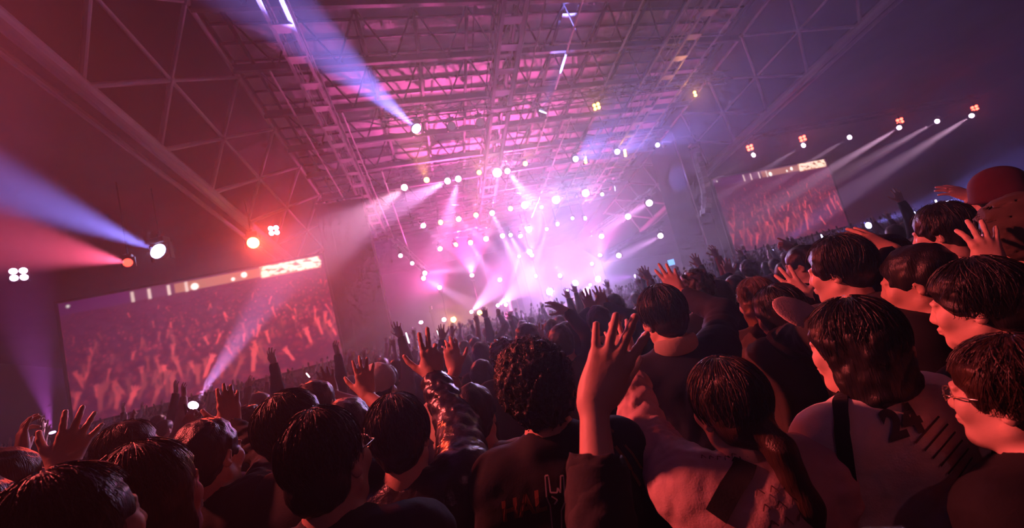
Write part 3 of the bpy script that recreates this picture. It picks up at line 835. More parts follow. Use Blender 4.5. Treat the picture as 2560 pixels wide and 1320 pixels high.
def surface(sh, coarse, fine=()):
    """fine: list of (lo, hi, step) boxes that get a finer grid; returns verts, quads"""
    lo, hi = sh.bounds()
    lo, hi = lo - coarse * 1.6, hi + coarse * 1.6
    ax = [graded(lo[i], hi[i], coarse, [(b[0][i], b[1][i], b[2]) for b in fine]) for i in range(3)]
    n = [len(a) for a in ax]
    D = np.full(n, 1.0, np.float32)
    mg = coarse * 1.8
    for q in sh.p:
        typ, k, op = q[0], q[5], q[6]
        if typ == 'c': r = max(q[3], q[4]); l, h = np.minimum(q[1], q[2]) - r, np.maximum(q[1], q[2]) + r
        elif typ == 'e': r = max(q[2]); l, h = q[1] - r, q[1] + r
        elif typ == 'f': r = max(*q[3], *q[4][0]); l, h = np.minimum(q[1], q[2]) - r, np.maximum(q[1], q[2]) + r
        elif typ == 'h': l, h = q[1] - q[3], q[1] + q[3]
        else: l, h = q[1] - q[2], q[1] + q[2]
        e = mg + k
        s = tuple(slice(max(0, np.searchsorted(ax[i], l[i] - e) - 1), np.searchsorted(ax[i], h[i] + e) + 1) for i in range(3))
        sub = D[s]
        if sub.size == 0: continue
        X = ax[0][s[0]].astype(np.float32)[:, None, None]; Y = ax[1][s[1]].astype(np.float32)[None, :, None]; Z = ax[2][s[2]].astype(np.float32)[None, None, :]
        if typ == 'c':
            a, b = q[1], q[2]; ab = b - a; L2 = ab @ ab + 1e-12
            px, py, pz = X - a[0], Y - a[1], Z - a[2]
            t = np.clip((px * ab[0] + py * ab[1] + pz * ab[2]) / L2, 0, 1)
            d = np.sqrt((px - t * ab[0]) ** 2 + (py - t * ab[1]) ** 2 + (pz - t * ab[2]) ** 2) - (q[3] + (q[4] - q[3]) * t)
        elif typ == 'e':
            px, py, pz = X - q[1][0], Y - q[1][1], Z - q[1][2]
            R, rr = q[3], q[2]
            l0 = (px * R[0, 0] + py * R[1, 0] + pz * R[2, 0]); l1 = (px * R[0, 1] + py * R[1, 1] + pz * R[2, 1]); l2 = (px * R[0, 2] + py * R[1, 2] + pz * R[2, 2])
            k0 = np.sqrt((l0 / rr[0]) ** 2 + (l1 / rr[1]) ** 2 + (l2 / rr[2]) ** 2)
            k1 = np.sqrt((l0 / rr[0] ** 2) ** 2 + (l1 / rr[1] ** 2) ** 2 + (l2 / rr[2] ** 2) ** 2) + 1e-6
            d = k0 * (k0 - 1) / k1
        elif typ == 'f':
            a, b = q[1], q[2]; ab = b - a; L2 = ab @ ab + 1e-12
            (rb, w) = q[4]; ra = q[3]
            z = ab / math.sqrt(L2); w = unit(w - z * (w @ z)); u = np.cross(z, w)
            px, py, pz = X - a[0], Y - a[1], Z - a[2]
            t = np.clip((px * ab[0] + py * ab[1] + pz * ab[2]) / L2, 0, 1)
            qx, qy, qz = px - t * ab[0], py - t * ab[1], pz - t * ab[2]
            rw = ra[0] + (rb[0] - ra[0]) * t; rd = ra[1] + (rb[1] - ra[1]) * t
            dw = qx * w[0] + qy * w[1] + qz * w[2]; du = qx * u[0] + qy * u[1] + qz * u[2]; dz = qx * z[0] + qy * z[1] + qz * z[2]
            k0 = np.sqrt((dw / rw) ** 2 + (du / rd) ** 2 + (dz / np.minimum(rw, rd)) ** 2)
            k1 = np.sqrt((dw / rw ** 2) ** 2 + (du / rd ** 2) ** 2 + (dz / np.minimum(rw, rd) ** 2) ** 2) + 1e-6
            d = k0 * (k0 - 1) / k1
            d = np.where(k0 < 1e-3, -np.minimum(rw, rd), d)
        elif typ == 'h':
            p0, nn, R = q[1], q[2], q[3]
            px, py, pz = X - p0[0], Y - p0[1], Z - p0[2]
            d = px * nn[0] + py * nn[1] + pz * nn[2]
            if R < 5:
                near = (px ** 2 + py ** 2 + pz ** 2) < R * R
                D[s] = np.where(near, np.maximum(sub, d), sub)
            else:
                D[s] = np.maximum(sub, d)
            continue
        else:
            fr, seed, ridge, axis = q[4]
            px, py, pz = X - q[1][0], Y - q[1][1], Z - q[1][2]
            fall = np.clip(1.3 - np.sqrt(px ** 2 + py ** 2 + pz ** 2) / q[2] * 1.3, 0, 1)
            D[s] = sub + np.float32(q[3]) * fall * wob(X, Y, Z, fr, seed, ridge, axis)
            continue
        d = d.astype(np.float32)
        if op == '+':
            if k > 0:
                hh = np.clip(.5 + .5 * (sub - d) / k, 0, 1)
                D[s] = sub * (1 - hh) + d * hh - k * hh * (1 - hh)
            else: D[s] = np.minimum(sub, d)
        elif op == '-':
            hh = np.clip(.5 - .5 * (sub + d) / max(k, 1e-4), 0, 1)
            D[s] = sub * (1 - hh) - d * hh + k * hh * (1 - hh)
        elif op == '&':
            D[:] = np.maximum(D, 0.5) if False else D
            full = np.full(n, .5, np.float32); full[s] = d
            D = np.maximum(D, full)
    # surface nets
    S = D < 0
    c = [S[i:n[0] - 1 + i, j:n[1] - 1 + j, l:n[2] - 1 + l] for i in (0, 1) for j in (0, 1) for l in (0, 1)]
    cnt = np.zeros([v - 1 for v in n], np.int8)
    for q in c: cnt += q
    act = np.argwhere((cnt > 0) & (cnt < 8))
    if len(act) == 0: return np.zeros((0, 3)), np.zeros((0, 4), int)
    I, J, K = act.T
    idx = np.full([v - 1 for v in n], -1, np.int32); idx[I, J, K] = np.arange(len(act))
    acc = np.zeros((len(act), 3)); w = np.zeros(len(act))
    off = [(0, 0, 0), (1, 0, 0), (0, 1, 0), (1, 1, 0), (0, 0, 1), (1, 0, 1), (0, 1, 1), (1, 1, 1)]
    for a in range(8):
        for b in range(a + 1, 8):
            if sum(abs(np.array(off[a]) - off[b])) != 1: continue
            oa, ob = off[a], off[b]
            da = D[I + oa[0], J + oa[1], K + oa[2]]; db = D[I + ob[0], J + ob[1], K + ob[2]]
            x = (da < 0) != (db < 0)
            t = np.where(x, da / np.where(x, da - db, 1), 0)
            pa = np.stack([ax[0][I + oa[0]], ax[1][J + oa[1]], ax[2][K + oa[2]]], 1); pb = np.stack([ax[0][I + ob[0]], ax[1][J + ob[1]], ax[2][K + ob[2]]], 1)
            acc += np.where(x[:, None], pa + (pb - pa) * t[:, None], 0); w += x
    verts = acc / w[:, None]
    quads = []
    for d in range(3):
        sl0 = [slice(None)] * 3; sl1 = [slice(None)] * 3
        sl0[d] = slice(0, n[d] - 1); sl1[d] = slice(1, n[d])
        E = np.argwhere(S[tuple(sl0)] != S[tuple(sl1)])
        e1, e2 = (d + 1) % 3, (d + 2) % 3
        ok = (E[:, e1] > 0) & (E[:, e2] > 0) & (E[:, e1] < n[e1] - 1) & (E[:, e2] < n[e2] - 1)
        E = E[ok]
        if len(E) == 0: continue
        ins = S[E[:, 0], E[:, 1], E[:, 2]]
        def cell(a, b):
            q = E.copy(); q[:, e1] -= a; q[:, e2] -= b
            return idx[q[:, 0], q[:, 1], q[:, 2]]
        Q = np.stack([cell(1, 1), cell(0, 1), cell(0, 0), cell(1, 0)], 1)
        Q[~ins] = Q[~ins][:, ::-1]
        quads.append(Q)
    return verts, np.concatenate(quads)

def np_mesh(name, verts, quads, smooth=True):
    me = bpy.data.meshes.new(name)
    nv, nf = len(verts), len(quads)
    k = quads.shape[1]
    me.vertices.add(nv); me.vertices.foreach_set('co', np.asarray(verts, np.float32).ravel())
    me.loops.add(nf * k); me.loops.foreach_set('vertex_index', quads.astype(np.int32).ravel())
    me.polygons.add(nf); me.polygons.foreach_set('loop_start', np.arange(0, nf * k, k, dtype=np.int32))
    if smooth: me.polygons.foreach_set('use_smooth', np.ones(nf, bool))
    me.update(calc_edges=True)
    me.validate()
    return me

def relax(v, q, it=1, f=.5):
    for _ in range(it):
        s = np.zeros_like(v); c = np.zeros(len(v))
        for a in range(4):
            i, j = q[:, a], q[:, (a + 1) % 4]
            np.add.at(s, i, v[j]); np.add.at(c, i, 1); np.add.at(s, j, v[i]); np.add.at(c, j, 1)
        v = v + f * (s / np.maximum(c, 1)[:, None] - v)
    return v

def thin_out(v, q, keep, cell=.032):
    """merge vertices that clothing hides into coarser cells; returns verts and (quads, tris)"""
    key = np.floor(v / cell).astype(np.int64)
    code = (key[:, 0] + 500) * 4000000 + (key[:, 1] + 500) * 2000 + key[:, 2] + 500
    code = np.where(keep, -1 - np.arange(len(v)), code)
    u, inv = np.unique(code, return_inverse=True)
    nv = np.zeros((len(u), 3)); cn = np.zeros(len(u))
    np.add.at(nv, inv, v); np.add.at(cn, inv, 1)
    nv /= cn[:, None]
    f = inv[q]
    a, b, c, d = f.T
    ab, bc, cd, da, ac, bd = a == b, b == c, c == d, d == a, a == c, b == d
    dup = ab.astype(int) + bc + cd + da
    quads = f[(dup == 0) & ~ac & ~bd]
    one = (dup == 1) & ~ac & ~bd
    t = f[one]; m = np.stack([ab, bc, cd, da], 1)[one]
    drop = np.array([1, 2, 3, 0])[m.argmax(1)] if len(t) else np.zeros(0, int)
    tris = np.array([np.delete(r, k) for r, k in zip(t, drop)]) if len(t) else np.zeros((0, 3), int)
    return nv, quads, tris

def mixed_mesh(name, v, quads, tris):
    me = bpy.data.meshes.new(name)
    me.vertices.add(len(v)); me.vertices.foreach_set('co', np.asarray(v, np.float32).ravel())
    li = np.concatenate([quads.ravel(), tris.ravel()]).astype(np.int32)
    me.loops.add(len(li)); me.loops.foreach_set('vertex_index', li)
    st = np.concatenate([np.arange(len(quads)) * 4, len(quads) * 4 + np.arange(len(tris)) * 3]).astype(np.int32)
    me.polygons.add(len(st)); me.polygons.foreach_set('loop_start', st)
    me.polygons.foreach_set('use_smooth', np.ones(len(st), bool))
    me.update(calc_edges=True); me.validate()
    return me

# ------------------------------------------------------------------ people
def rotz(a): c, s = math.cos(a), math.sin(a); return np.array([[c, -s, 0], [s, c, 0], [0, 0, 1.]])
def rotx(a): c, s = math.cos(a), math.sin(a); return np.array([[1., 0, 0], [0, c, -s], [0, s, c]])
def roty(a): c, s = math.cos(a), math.sin(a); return np.array([[c, 0, s], [0, 1., 0], [-s, 0, c]])

def hand_shape(S, wrist, f, n, side, scale=1.0, curls=(.25, .2, .25, .3), spread=1.0, thumb=(.6, .3), k=.006):
    """five-fingered hand: wrist point, finger direction f, palm direction n; side +1 right, -1 left hand"""
    f = unit(f); n = unit(n - f * (n @ f)); x = np.cross(f, n) * side
    def P(a, b, c): return wrist + (x * a + n * b + f * c) * scale
    base = [(.031, .002, .090), (.0105, .000, .096), (-.010, .001, .092), (-.0285, .004, .082)]
    lens = [.074, .083, .076, .060]
    rad = [(.0098, .0078), (.0100, .0080), (.0096, .0076), (.0086, .0068)]
    spr = [.17, .03, -.10, -.27]
    S.econe(P(0, 0, -.006), P(0, 0, .022), (.029 * scale, .021 * scale), (.030 * scale, .019 * scale), x, k=.012)
    for i in range(4):
        S.cone(P(base[i][0] * .45, .002, .012), P(*base[i]), .0165 * scale, .0118 * scale, k=.014)
    S.ell(P(.024, .011, .040), (.019 * scale, .016 * scale, .036 * scale), np.stack([x, n, f], 1) @ roty(.35 * 1), k=.012)
    S.ell(P(-.026, .009, .042), (.012 * scale, .013 * scale, .036 * scale), np.stack([x, n, f], 1), k=.012)
    for i in range(4):
        a = spr[i] * spread; c = curls[i]
        p = P(*base[i]); ang = c * .35
        for j, (fr, da) in enumerate(((.45, .9), (.30, .8), (.27, .5))):
            d = (x * math.sin(a) + f * math.cos(a)) * math.cos(ang) + n * math.sin(ang)
            q = p + unit(d) * lens[i] * fr * scale
            t0, t1 = (0, .4, .72)[j], (.4, .72, 1)[j]
            r0 = (rad[i][0] + (rad[i][1] - rad[i][0]) * t0) * scale; r1 = (rad[i][0] + (rad[i][1] - rad[i][0]) * t1) * scale
            S.cone(p, q, r0, r1, k=.004 if j else .009)
            p = q; ang += c * da
    ts, tc = thumb
    b0 = np.array([.026, .010, .022]); d0 = unit([math.sin(ts), .25 + .3 * tc, math.cos(ts)])
    b1 = b0 + d0 * .044; d1 = unit([math.sin(ts * .85), .2 + .6 * tc, math.cos(ts * .85)]); b2 = b1 + d1 * .034
    d2 = unit([math.sin(ts * .6), .15 + .8 * tc, math.cos(ts * .6)]); b3 = b2 + d2 * .026
    S.cone(P(*b0), P(*b1), .0155 * scale, .0118 * scale, k=.012)
    S.cone(P(*b1), P(*b2), .0115 * scale, .0100 * scale, k=.004)
    S.cone(P(*b2), P(*b3), .0100 * scale, .0082 * scale, k=.004)
    pts = np.stack([P(.075, .03, -.03), P(-.06, -.03, -.03), P(.10, .05, .11), P(-.05, -.02, .19), P(.055, .06, .19), P(-.055, .03, .19)])
    return pts.min(0) - .015, pts.max(0) + .015

def elbow(sh, wr, la, lb, pole):
    d = wr - sh; L = np.linalg.norm(d)
    m = la + lb - .005
    if L > m: wr = sh + d / L * m; d = wr - sh; L = m
    a = (la * la - lb * lb + L * L) / (2 * L)
    h = math.sqrt(max(0, la * la - a * a))
    z = d / L; p = unit(pole - z * (pole @ z))
    return sh + z * a + p * h, wr

def strands(fn, n, w, c):
    """flat hair ribbons lying around centre c; fn(i) -> polyline array"""
    V, Q = [], []
    b0 = 0
    for i in range(n):
        P = fn(i)
        if P is None: continue
        T = np.gradient(P, axis=0); N = P - c
        A = np.cross(T, N); A /= np.linalg.norm(A, axis=1)[:, None] + 1e-9
        B = np.cross(A, T); B /= np.linalg.norm(B, axis=1)[:, None] + 1e-9
        ro = 1.1 * math.sin(i * 12.9898); A = A * math.cos(ro) + B * math.sin(ro)
        m = len(P)
        tp = np.linspace(1, .25, m)[:, None] * w * .5
        V.append(np.stack([P + A * tp, P - A * tp], 1).reshape(-1, 3))
        k = b0 + 2 * np.arange(m - 1)
        Q.append(np.stack([k, k + 1, k + 3, k + 2], 1)); b0 += 2 * m
    return np.concatenate(V), np.concatenate(Q)

FIG_N = [0]
def figure(label, loc, H, yaw, head=(0, 0, 0), L=None, R=None, hair='short', top=None, fine=.0055, hfine=.0045, body=.016, cloth=.011, skin='skin', hairm='hair', group=None, lean=0.0, frizz=0, seed=None, trousers=True, name='person', hood=False, neckline=.0, hairlen=0.3, armk=1.0):
    """one standing person; the mesh is the body, hair and clothing are its children.
    L/R = dict(w=wrist target (local), f=finger dir, n=palm dir, pole=..., curls, spread, thumb) or None for a hanging arm; top = dict(mat, sleeve, loose, ...)"""
    FIG_N[0] += 1
    seed = FIG_N[0] if seed is None else seed
    rg = np.random.default_rng(seed)
    s = H / 1.70
    top = top or {}
    S = Shape()
    hipz, chest, shz = .93 * s, 1.22 * s, 1.385 * s
    lv = V3(0, lean, 0)
    def up(z): return V3(0, lean * max(0, z - .9 * s) / (.5 * s), z)
    wX = V3(1, 0, 0)
    # legs and torso
    for sx in (-1, 1):
        hip, kn, an = V3(sx * .09 * s, 0, .90 * s), V3(sx * .10 * s, .015, .49 * s), V3(sx * .10 * s, -.02, .085 * s)
        S.cone(hip, kn, .085 * s, .055 * s, k=.03); S.cone(kn, an, .055 * s, .036 * s, k=.02)
        S.econe(an + V3(0, -.02, -.045), an + V3(0, .16 * s, -.055), (.036, .035), (.035, .022), wX, k=.03)
    S.econe(up(.94 * s), up(1.10 * s), (.155 * s, .105 * s), (.135 * s, .095 * s), wX, k=.05)
    S.econe(up(1.10 * s), up(1.33 * s), (.135 * s, .095 * s), (.165 * s, .100 * s), wX, k=.05)
    nb = up(1.44 * s) + V3(0, -.01, 0)
    # head
    hy, hp, hr = head
    Rh = rotz(hy) @ rotx(hp) @ roty(hr)
    hpiv = nb + V3(0, 0, .03 * s)
    hs = .96 * (.55 + .45 * s) if s < 1 else .98
    hc = hpiv + Rh @ V3(0, .018, .112 * hs + .01)
    def h(a, b, c): return hc + Rh @ (V3(a, b, c) * hs)
    S.cone(nb - V3(0, 0, .03), h(0, -.022, -.06), .062 * s, .052 * s, k=.03)
    S.econe(up(1.375 * s) + V3(-.12 * s, -.005, 0), up(1.375 * s) + V3(.12 * s, -.005, 0), (.05 * s, .06 * s), (.05 * s, .06 * s), V3(0, 0, 1), k=.05)
    S.cone(up(1.395 * s) + V3(-.09 * s, -.02, 0), nb + V3(-.02, -.01, .03), .045 * s, .04 * s, k=.04)
    S.cone(up(1.395 * s) + V3(.09 * s, -.02, 0), nb + V3(.02, -.01, .03), .045 * s, .04 * s, k=.04)
    S.ell(h(0, -.014, .032), V3(.074, .094, .084) * hs, Rh, k=.03)
    S.ell(h(0, .030, -.035), V3(.060, .064, .085) * hs, Rh, k=.03)
    S.ell(h(0, .062, -.100), V3(.027, .024, .021) * hs, Rh, k=.025)
    for sx in (-1, 1):
        S.cone(h(sx * .052, -.002, -.060), h(sx * .014, .062, -.103), .019 * hs, .016 * hs, k=.02)
        S.ell(h(sx * .040, .068, -.025), V3(.022, .018, .024) * hs, Rh, k=.02)
        S.ell(h(sx * .075, -.008, -.012), V3(.008, .019, .031) * hs, Rh @ rotx(-.2) @ rotz(-sx * .45), k=.006)
        S.ell(h(sx * .084, .000, -.012), V3(.006, .010, .018) * hs, Rh @ rotz(-sx * .4), k=.005, op='-')
        S.ell(h(sx * .031, .100, .004), V3(.017, .014, .011) * hs, Rh, k=.012, op='-')
        S.ell(h(sx * .031, .078, .003), V3(.013, .013, .0125) * hs, Rh, k=.003)
        S.cone(h(sx * .016, .092, .020), h(sx * .046, .080, .021), .007 * hs, .006 * hs, k=.012)
    S.cone(h(0, .086, .012), h(0, .102, -.030), .0085 * hs, .0110 * hs, k=.012)
    S.ell(h(0, .096, -.036), V3(.016, .011, .0090) * hs, Rh, k=.008)
    S.ell(h(0, .092, -.060), V3(.023, .011, .0060) * hs, Rh, k=.006)
    S.ell(h(0, .090, -.071), V3(.020, .011, .0065) * hs, Rh, k=.006)
    fineboxes = []
    hb = np.stack([h(a, b, c) for a in (-.09, .09) for b in (-.11, .125) for c in (-.13, .125)])
    fineboxes.append((hb.min(0), hb.max(0), hfine))
    # arms
    arms = {}
    for side, spec in ((-1, L), (1, R)):
        sh = up(shz) + V3(side * .165 * s, -.005, 0)
        la, lb = .285 * s * armk, .255 * s * armk
        if spec is None:
            el = sh + V3(side * .06, -.03, -.275 * s); wr = el + V3(side * .01, .05, -.245 * s)
            f, n = unit(wr - el), V3(-side, 0, 0); cu, sp, th = (.5, .5, .55, .6), .3, (.35, .3)
        else:
            w = V3(spec['w'])
            if w[2] > shz: sh = sh + unit(w - sh) * .03 + V3(0, 0, .02)
            el, wr = elbow(sh, w, la, lb, V3(spec.get('pole', (side * .8, -.5, -.4))))
            f, n = V3(spec.get('f', (0, 0, 1))), V3(spec.get('n', (0, 1, 0)))
            cu, sp, th = spec.get('curls', (.25, .2, .25, .3)), spec.get('spread', 1.0), spec.get('thumb', (.75, .2))
        S.cone(up(1.35 * s) + V3(side * .11 * s, 0, 0), sh, .07 * s, .060 * s, k=.04)
        S.cone(sh, el, .052 * s, .040 * s, k=.03)
        m_ = el + (wr - el) * .3
        S.cone(el, m_, .038 * s, .0405 * s, k=.02); S.cone(m_, wr, .0405 * s, .0265 * s, k=.02)
        hscale = (spec or {}).get('scale', 1.0) * (.5 + .5 * s)
        fb = hand_shape(S, wr, f, n, side, hscale, cu, sp, th)
        fineboxes.append((*fb, fine if spec else max(fine, .012)))
        arms[side] = (sh, el, wr)
    v, q = surface(S, body, fineboxes)
    v = relax(v, q, 1, .35)
    M = Matrix.Translation(loc) @ Matrix.Rotation(yaw, 4, 'Z')
    keep = ((v > hb.min(0) - .03) & (v < hb.max(0) + .03)).all(1) | (v[:, 2] > nb[2] - .02)
    for side, spec in ((-1, L), (1, R)):
        sh, el, wr = arms[side]
        for a_, b_, r_ in ((sh, el, .075), (el, wr, .075), (wr, wr + (fineboxes[1 if side < 0 else 2][1] - wr) * 0, .24)):
            if spec is None and r_ < .2: continue
            t_ = np.clip(((v - a_) @ (b_ - a_)) / ((b_ - a_) @ (b_ - a_) + 1e-9), 0, 1)
            dd = np.linalg.norm(v - a_ - t_[:, None] * (b_ - a_), axis=1)
            keep |= dd < (r_ if spec is not None else .0)
    v, q4, q3 = thin_out(v, q, keep)
    root = put(name, mixed_mesh('body', v, q4, q3), MAT[skin], None, M)
    tag(root, label, 'person', group)
    def child(nm, sv, sq, mat, smooth=True):
        o = bpy.data.objects.new(nm, np_mesh(nm, sv, sq, smooth)); o.data.materials.append(MAT[mat] if isinstance(mat, str) else mat)
        COL.objects.link(o); o.parent = root
        return o
    # clothing
    T = Shape()
    lo_ = .02 + top.get('loose', .012)
    zb = top.get('hem', .88) * s
    T.econe(up(zb) - V3(0, 0, .04), up(1.10 * s), ((.16 + lo_) * s, (.108 + lo_) * s), ((.140 + lo_) * s, (.10 + lo_) * s), wX, k=.05)
    T.econe(up(1.10 * s), up(1.34 * s), ((.140 + lo_) * s, (.10 + lo_) * s), ((.160 + lo_) * s, (.100 + lo_) * s), wX, k=.05)
    T.econe(up(1.375 * s) + V3(-.13 * s, -.005, 0), up(1.375 * s) + V3(.13 * s, -.005, 0), (.056 * s, .072 * s), (.056 * s, .072 * s), V3(0, 0, 1), k=.05)
    for side in (-1, 1):
        T.cone(up(1.40 * s) + V3(side * .10 * s, -.02, 0), nb + V3(side * .035, -.012, .015), .052 * s, .048 * s, k=.04)
    slv = top.get('sleeve', 1.0)
    ends = []
    for side, spec in ((-1, L), (1, R)):
        sh, el, wr = arms[side]
        g = top.get('gap', .014) * (1 if spec else .8)
        T.cone(up(1.35 * s) + V3(side * .11 * s, 0, 0), sh, (.072 + g * .6) * s, (.064 + g) * s, k=.05)
        if slv > 1.0:
            e2 = el + (wr - el) * min(1.0, slv - 1.0)
            T.cone(sh, el, (.058 + g) * s, (.047 + g) * s, k=.04)
            rr = (.044 + (.0315 - .044) * (slv - 1) + g * .8) * s
            T.cone(el, e2 + unit(wr - el) * .02, (.046 + g) * s, rr, k=.03)
            ends.append((e2, unit(wr - el), rr))
        else:
            e2 = sh + (el - sh) * slv
            T.cone(sh, e2 + unit(el - sh) * .04, (.058 + g) * s, (.056 + g) * s, k=.04)
            ends.append((e2, unit(el - sh), .06 * s))
        if top.get('fold', 0):
            ax_ = unit(el - sh)
            T.ripple((sh + el) / 2, .26, top['fold'], 46, seed * 7 + side, True, ax_)
            if slv > 1: T.ripple((el + wr) / 2, .22, top['fold'] * 1.0, 58, seed * 5 + side, True, unit(wr - el))
    if top.get('fold', 0): T.ripple(up(1.15 * s), .45, top['fold'] * .7, 34, seed * 3, True)
    if hood:
        T.ell(nb + V3(0, -.085, -.01), (.105 * s, .055 * s, .06 * s), rotx(-.3), k=.03)
        T.cone(nb + V3(-.08, -.03, .02), nb + V3(-.03, .07, -.04), .032, .03, k=.03); T.cone(nb + V3(.08, -.03, .02), nb + V3(.03, .07, -.04), .032, .03, k=.03)
    if top.get('collar', 0):
        T.cone(nb + V3(-.055, -.03, .0), nb + V3(-.045, -.035, .035), .022, .016, k=.02); T.cone(nb + V3(.055, -.03, 0), nb + V3(.045, -.035, .035), .022, .016, k=.02)
        T.cone(nb + V3(-.05, -.055, .01), nb + V3(.05, -.055, .01), .026, .026, k=.03)
    T.cone(nb + V3(0, -.002, -.005 - neckline), h(0, 0, .0), .060 * s, .058 * s, k=.006, op='-')
    T.cut(up(zb), (0, 0, -1))
    for e2, d, rr in ends: T.cone(e2 + d * (rr + .02), e2 + d * .10, rr + .016, rr + .016, k=0, op='-')
    tv, tq = surface(T, cloth * 1.3, [(T.bounds()[0], T.bounds()[1], cloth)])
    shirt = child(top.get('name', 'shirt'), tv, tq, top.get('mat', 'cloth_black'))
    if top.get('cuff'):
        for (e2, d, rr), spec in zip(ends, (L, R)):
            if spec is None: continue
            Cf = Shape().cone(e2 - d * .075, e2 + d * .012, rr * 1.13, rr * 1.10, k=0)
            Cf.cut(e2 + d * .004, d).cut(e2 - d * .07, -d)
            cv, cq = surface(Cf, .005)
            child('cuff', cv, cq, top.get('cuffmat', top.get('mat', 'cloth_black')))
    if trousers:
        G = Shape()
        G.econe(V3(0, 0, .95 * s), V3(0, 0, .88 * s), (.165 * s, .118 * s), (.165 * s, .12 * s), wX, k=.03)
        for sx in (-1, 1):
            hip, kn, an = V3(sx * .09 * s, 0, .88 * s), V3(sx * .10 * s, .015, .49 * s), V3(sx * .10 * s, -.015, .10 * s)
            G.cone(hip, kn, .098 * s, .072 * s, k=.03); G.cone(kn, an, .072 * s, .060 * s, k=.02)
        G.cut((0, 0, .99 * s), (0, 0, 1)).cut((0, 0, .09 * s), (0, 0, -1))
        gv, gq = surface(G, .045)
        child('trousers', gv, gq, top.get('tmat', 'cloth_navy'))
        for sx in (-1, 1):
            B = Shape().econe((sx * .10 * s, -.045, .045), (sx * .10 * s, .15 * s, .035), (.045, .042), (.046, .032), wX).cut((0, 0, .004), (0, 0, -1))
            bv, bq = surface(B, .03)
            child('shoe', bv, bq, 'shoe')
    # hair
    G = Shape()
    hh = .006 if hfine < .006 else hfine * 1.2
    cur = hair == 'curly'
    grow = dict(short=.013, buzz=.006, curly=.030, bob=.018, long=.017, tail=.013, crop=.016).get(hair, .013)
    c0 = V3(0, -.016, .036); r0 = V3(.074 + grow, .094 + grow, .084 + grow)
    if cur:
        c0 = V3(0, -.020, .034); G.ell(h(*c0), r0 * hs, Rh, k=.02); G.ell(h(0, -.055, -.035), V3(.080, .062, .060) * hs, Rh, k=.03)
        G.ripple(h(*c0), .30, .0065, 120, seed, False); G.ripple(h(*c0), .30, .005, 260, seed + 1, False)
    else:
        G.ell(h(*c0), r0 * hs, Rh, k=.02); G.ell(h(0, -.052, -.03), V3(.066, .058, .058) * hs, Rh, k=.03)
    if hair == 'bob':
        for sx in (-1, 1): G.econe(h(sx * .070, -.01, .02), h(sx * .074, -.005, -.105), (.022 * hs, .055 * hs), (.016 * hs, .045 * hs), Rh @ wX, k=.03)
        G.econe(h(0, -.075, 0), h(0, -.068, -.115), (.075 * hs, .035 * hs), (.070 * hs, .026 * hs), Rh @ wX, k=.04)
    if hair == 'long':
        for sx in (-1, 1): G.econe(h(sx * .066, -.015, .02), h(sx * .078, -.03, -.16), (.022 * hs, .055 * hs), (.022 * hs, .045 * hs), Rh @ wX, k=.03)
        b1 = h(0, -.085, -.10); b2 = V3(b1[0], min(b1[1], nb[1] - .10), nb[2] - min(.08, hairlen - .02)); b3 = b2 + V3(0, -.02, -hairlen)
        G.econe(h(0, -.07, 0), b1, (.085 * hs, .04 * hs), (.09 * hs, .035 * hs), Rh @ wX, k=.04)
        if hairlen > .05: G.econe(b1, b2, (.09 * hs, .035 * hs), (.10 * hs, .03 * hs), wX, k=.04); G.econe(b2, b3, (.10 * hs, .03 * hs), (.075 * hs, .018 * hs), wX, k=.04)
    if hair == 'tail':
        t0 = h(0.012, -.098, -.035); t1 = h(.02, -.125, -.085); t2 = V3(t1[0] + .015, t1[1] - .01, t1[2] - .12); t3 = t2 + V3(.01, .01, -.14)
        G.cone(t0, t1, .024, .030, k=.02); G.cone(t1, t2, .032, .030, k=.02); G.cone(t2, t3, .030, .010, k=.02)
    # face opening, ears, nape
    G.ell(h(0, .118, -.045), V3(.066, .076, .108) * hs, Rh, k=.015, op='-')
    if hair in ('short', 'buzz', 'crop', 'tail'):
        for sx in (-1, 1): G.ell(h(sx * .088, .012, -.050), V3(.030, .042, .052) * hs, Rh, k=.012, op='-')
    if hair not in ('long', 'bob', 'tail'):
        zc = -.10 if hair != 'curly' else -.105
        G.cut(h(0, -.05, zc), Rh @ unit(V3(0, .15, -1)))
    if not cur: G.ripple(h(*c0), .45 if hair == 'long' else .25, .0022, 150, seed, False, Rh @ V3(1, .25, 0)); G.ripple(h(*c0), .3, .003, 55, seed + 2, False)
    gv, gq = surface(G, hh * 1.25, [(hb.min(0) - .03, hb.max(0) + .03, hh)])
    if frizz:
        cc, rr = c0, r0
        def strand(i):
            th, ph = rg.uniform(0, 2 * math.pi), math.acos(rg.uniform(-.35, 1.0))
            if math.sin(th) > .35 and ph > .95: return None
            P = []
            if cur:
                d = V3(math.sin(ph) * math.cos(th), math.sin(ph) * math.sin(th), math.cos(ph))
                A = unit(np.cross(d, rg.normal(size=3))); B = np.cross(d, A); w0 = rg.uniform(0, 6.28); rad_ = rg.uniform(.003, .008)
                for j in range(7):
                    w_ = w0 + j * 1.1
                    P.append(h(*(cc + d * (rr - .010 + .0035 * j * rg.uniform(.6, 1.1)) + (A * math.cos(w_) + B * math.sin(w_)) * rad_)))
            else:
                lift = rg.uniform(-.002, .008); sway = rg.normal() * .035
                Ls = rg.uniform(.6, 1.3)
                for j in range(6):
                    p_ = min(ph * .8 + j / 5 * Ls, 2.15)
                    d = V3(math.sin(p_) * math.cos(th + 1.4 * sway * j), math.sin(p_) * math.sin(th + 1.4 * sway * j), math.cos(p_))
                    P.append(h(*(cc + d * (rr + lift + .0006 * j))))
                if math.sin(th) > .35: P = P[:4]
            return np.array(P)
        sv, sq = strands(strand, int(frizz * 2.3), .0022 if not cur else .0016, hc)
        gq = np.concatenate([gq, sq + len(gv)]); gv = np.concatenate([gv, sv])
    ho = child('hair', gv, gq, hairm)
    root['_skip'] = 0
    del root['_skip']
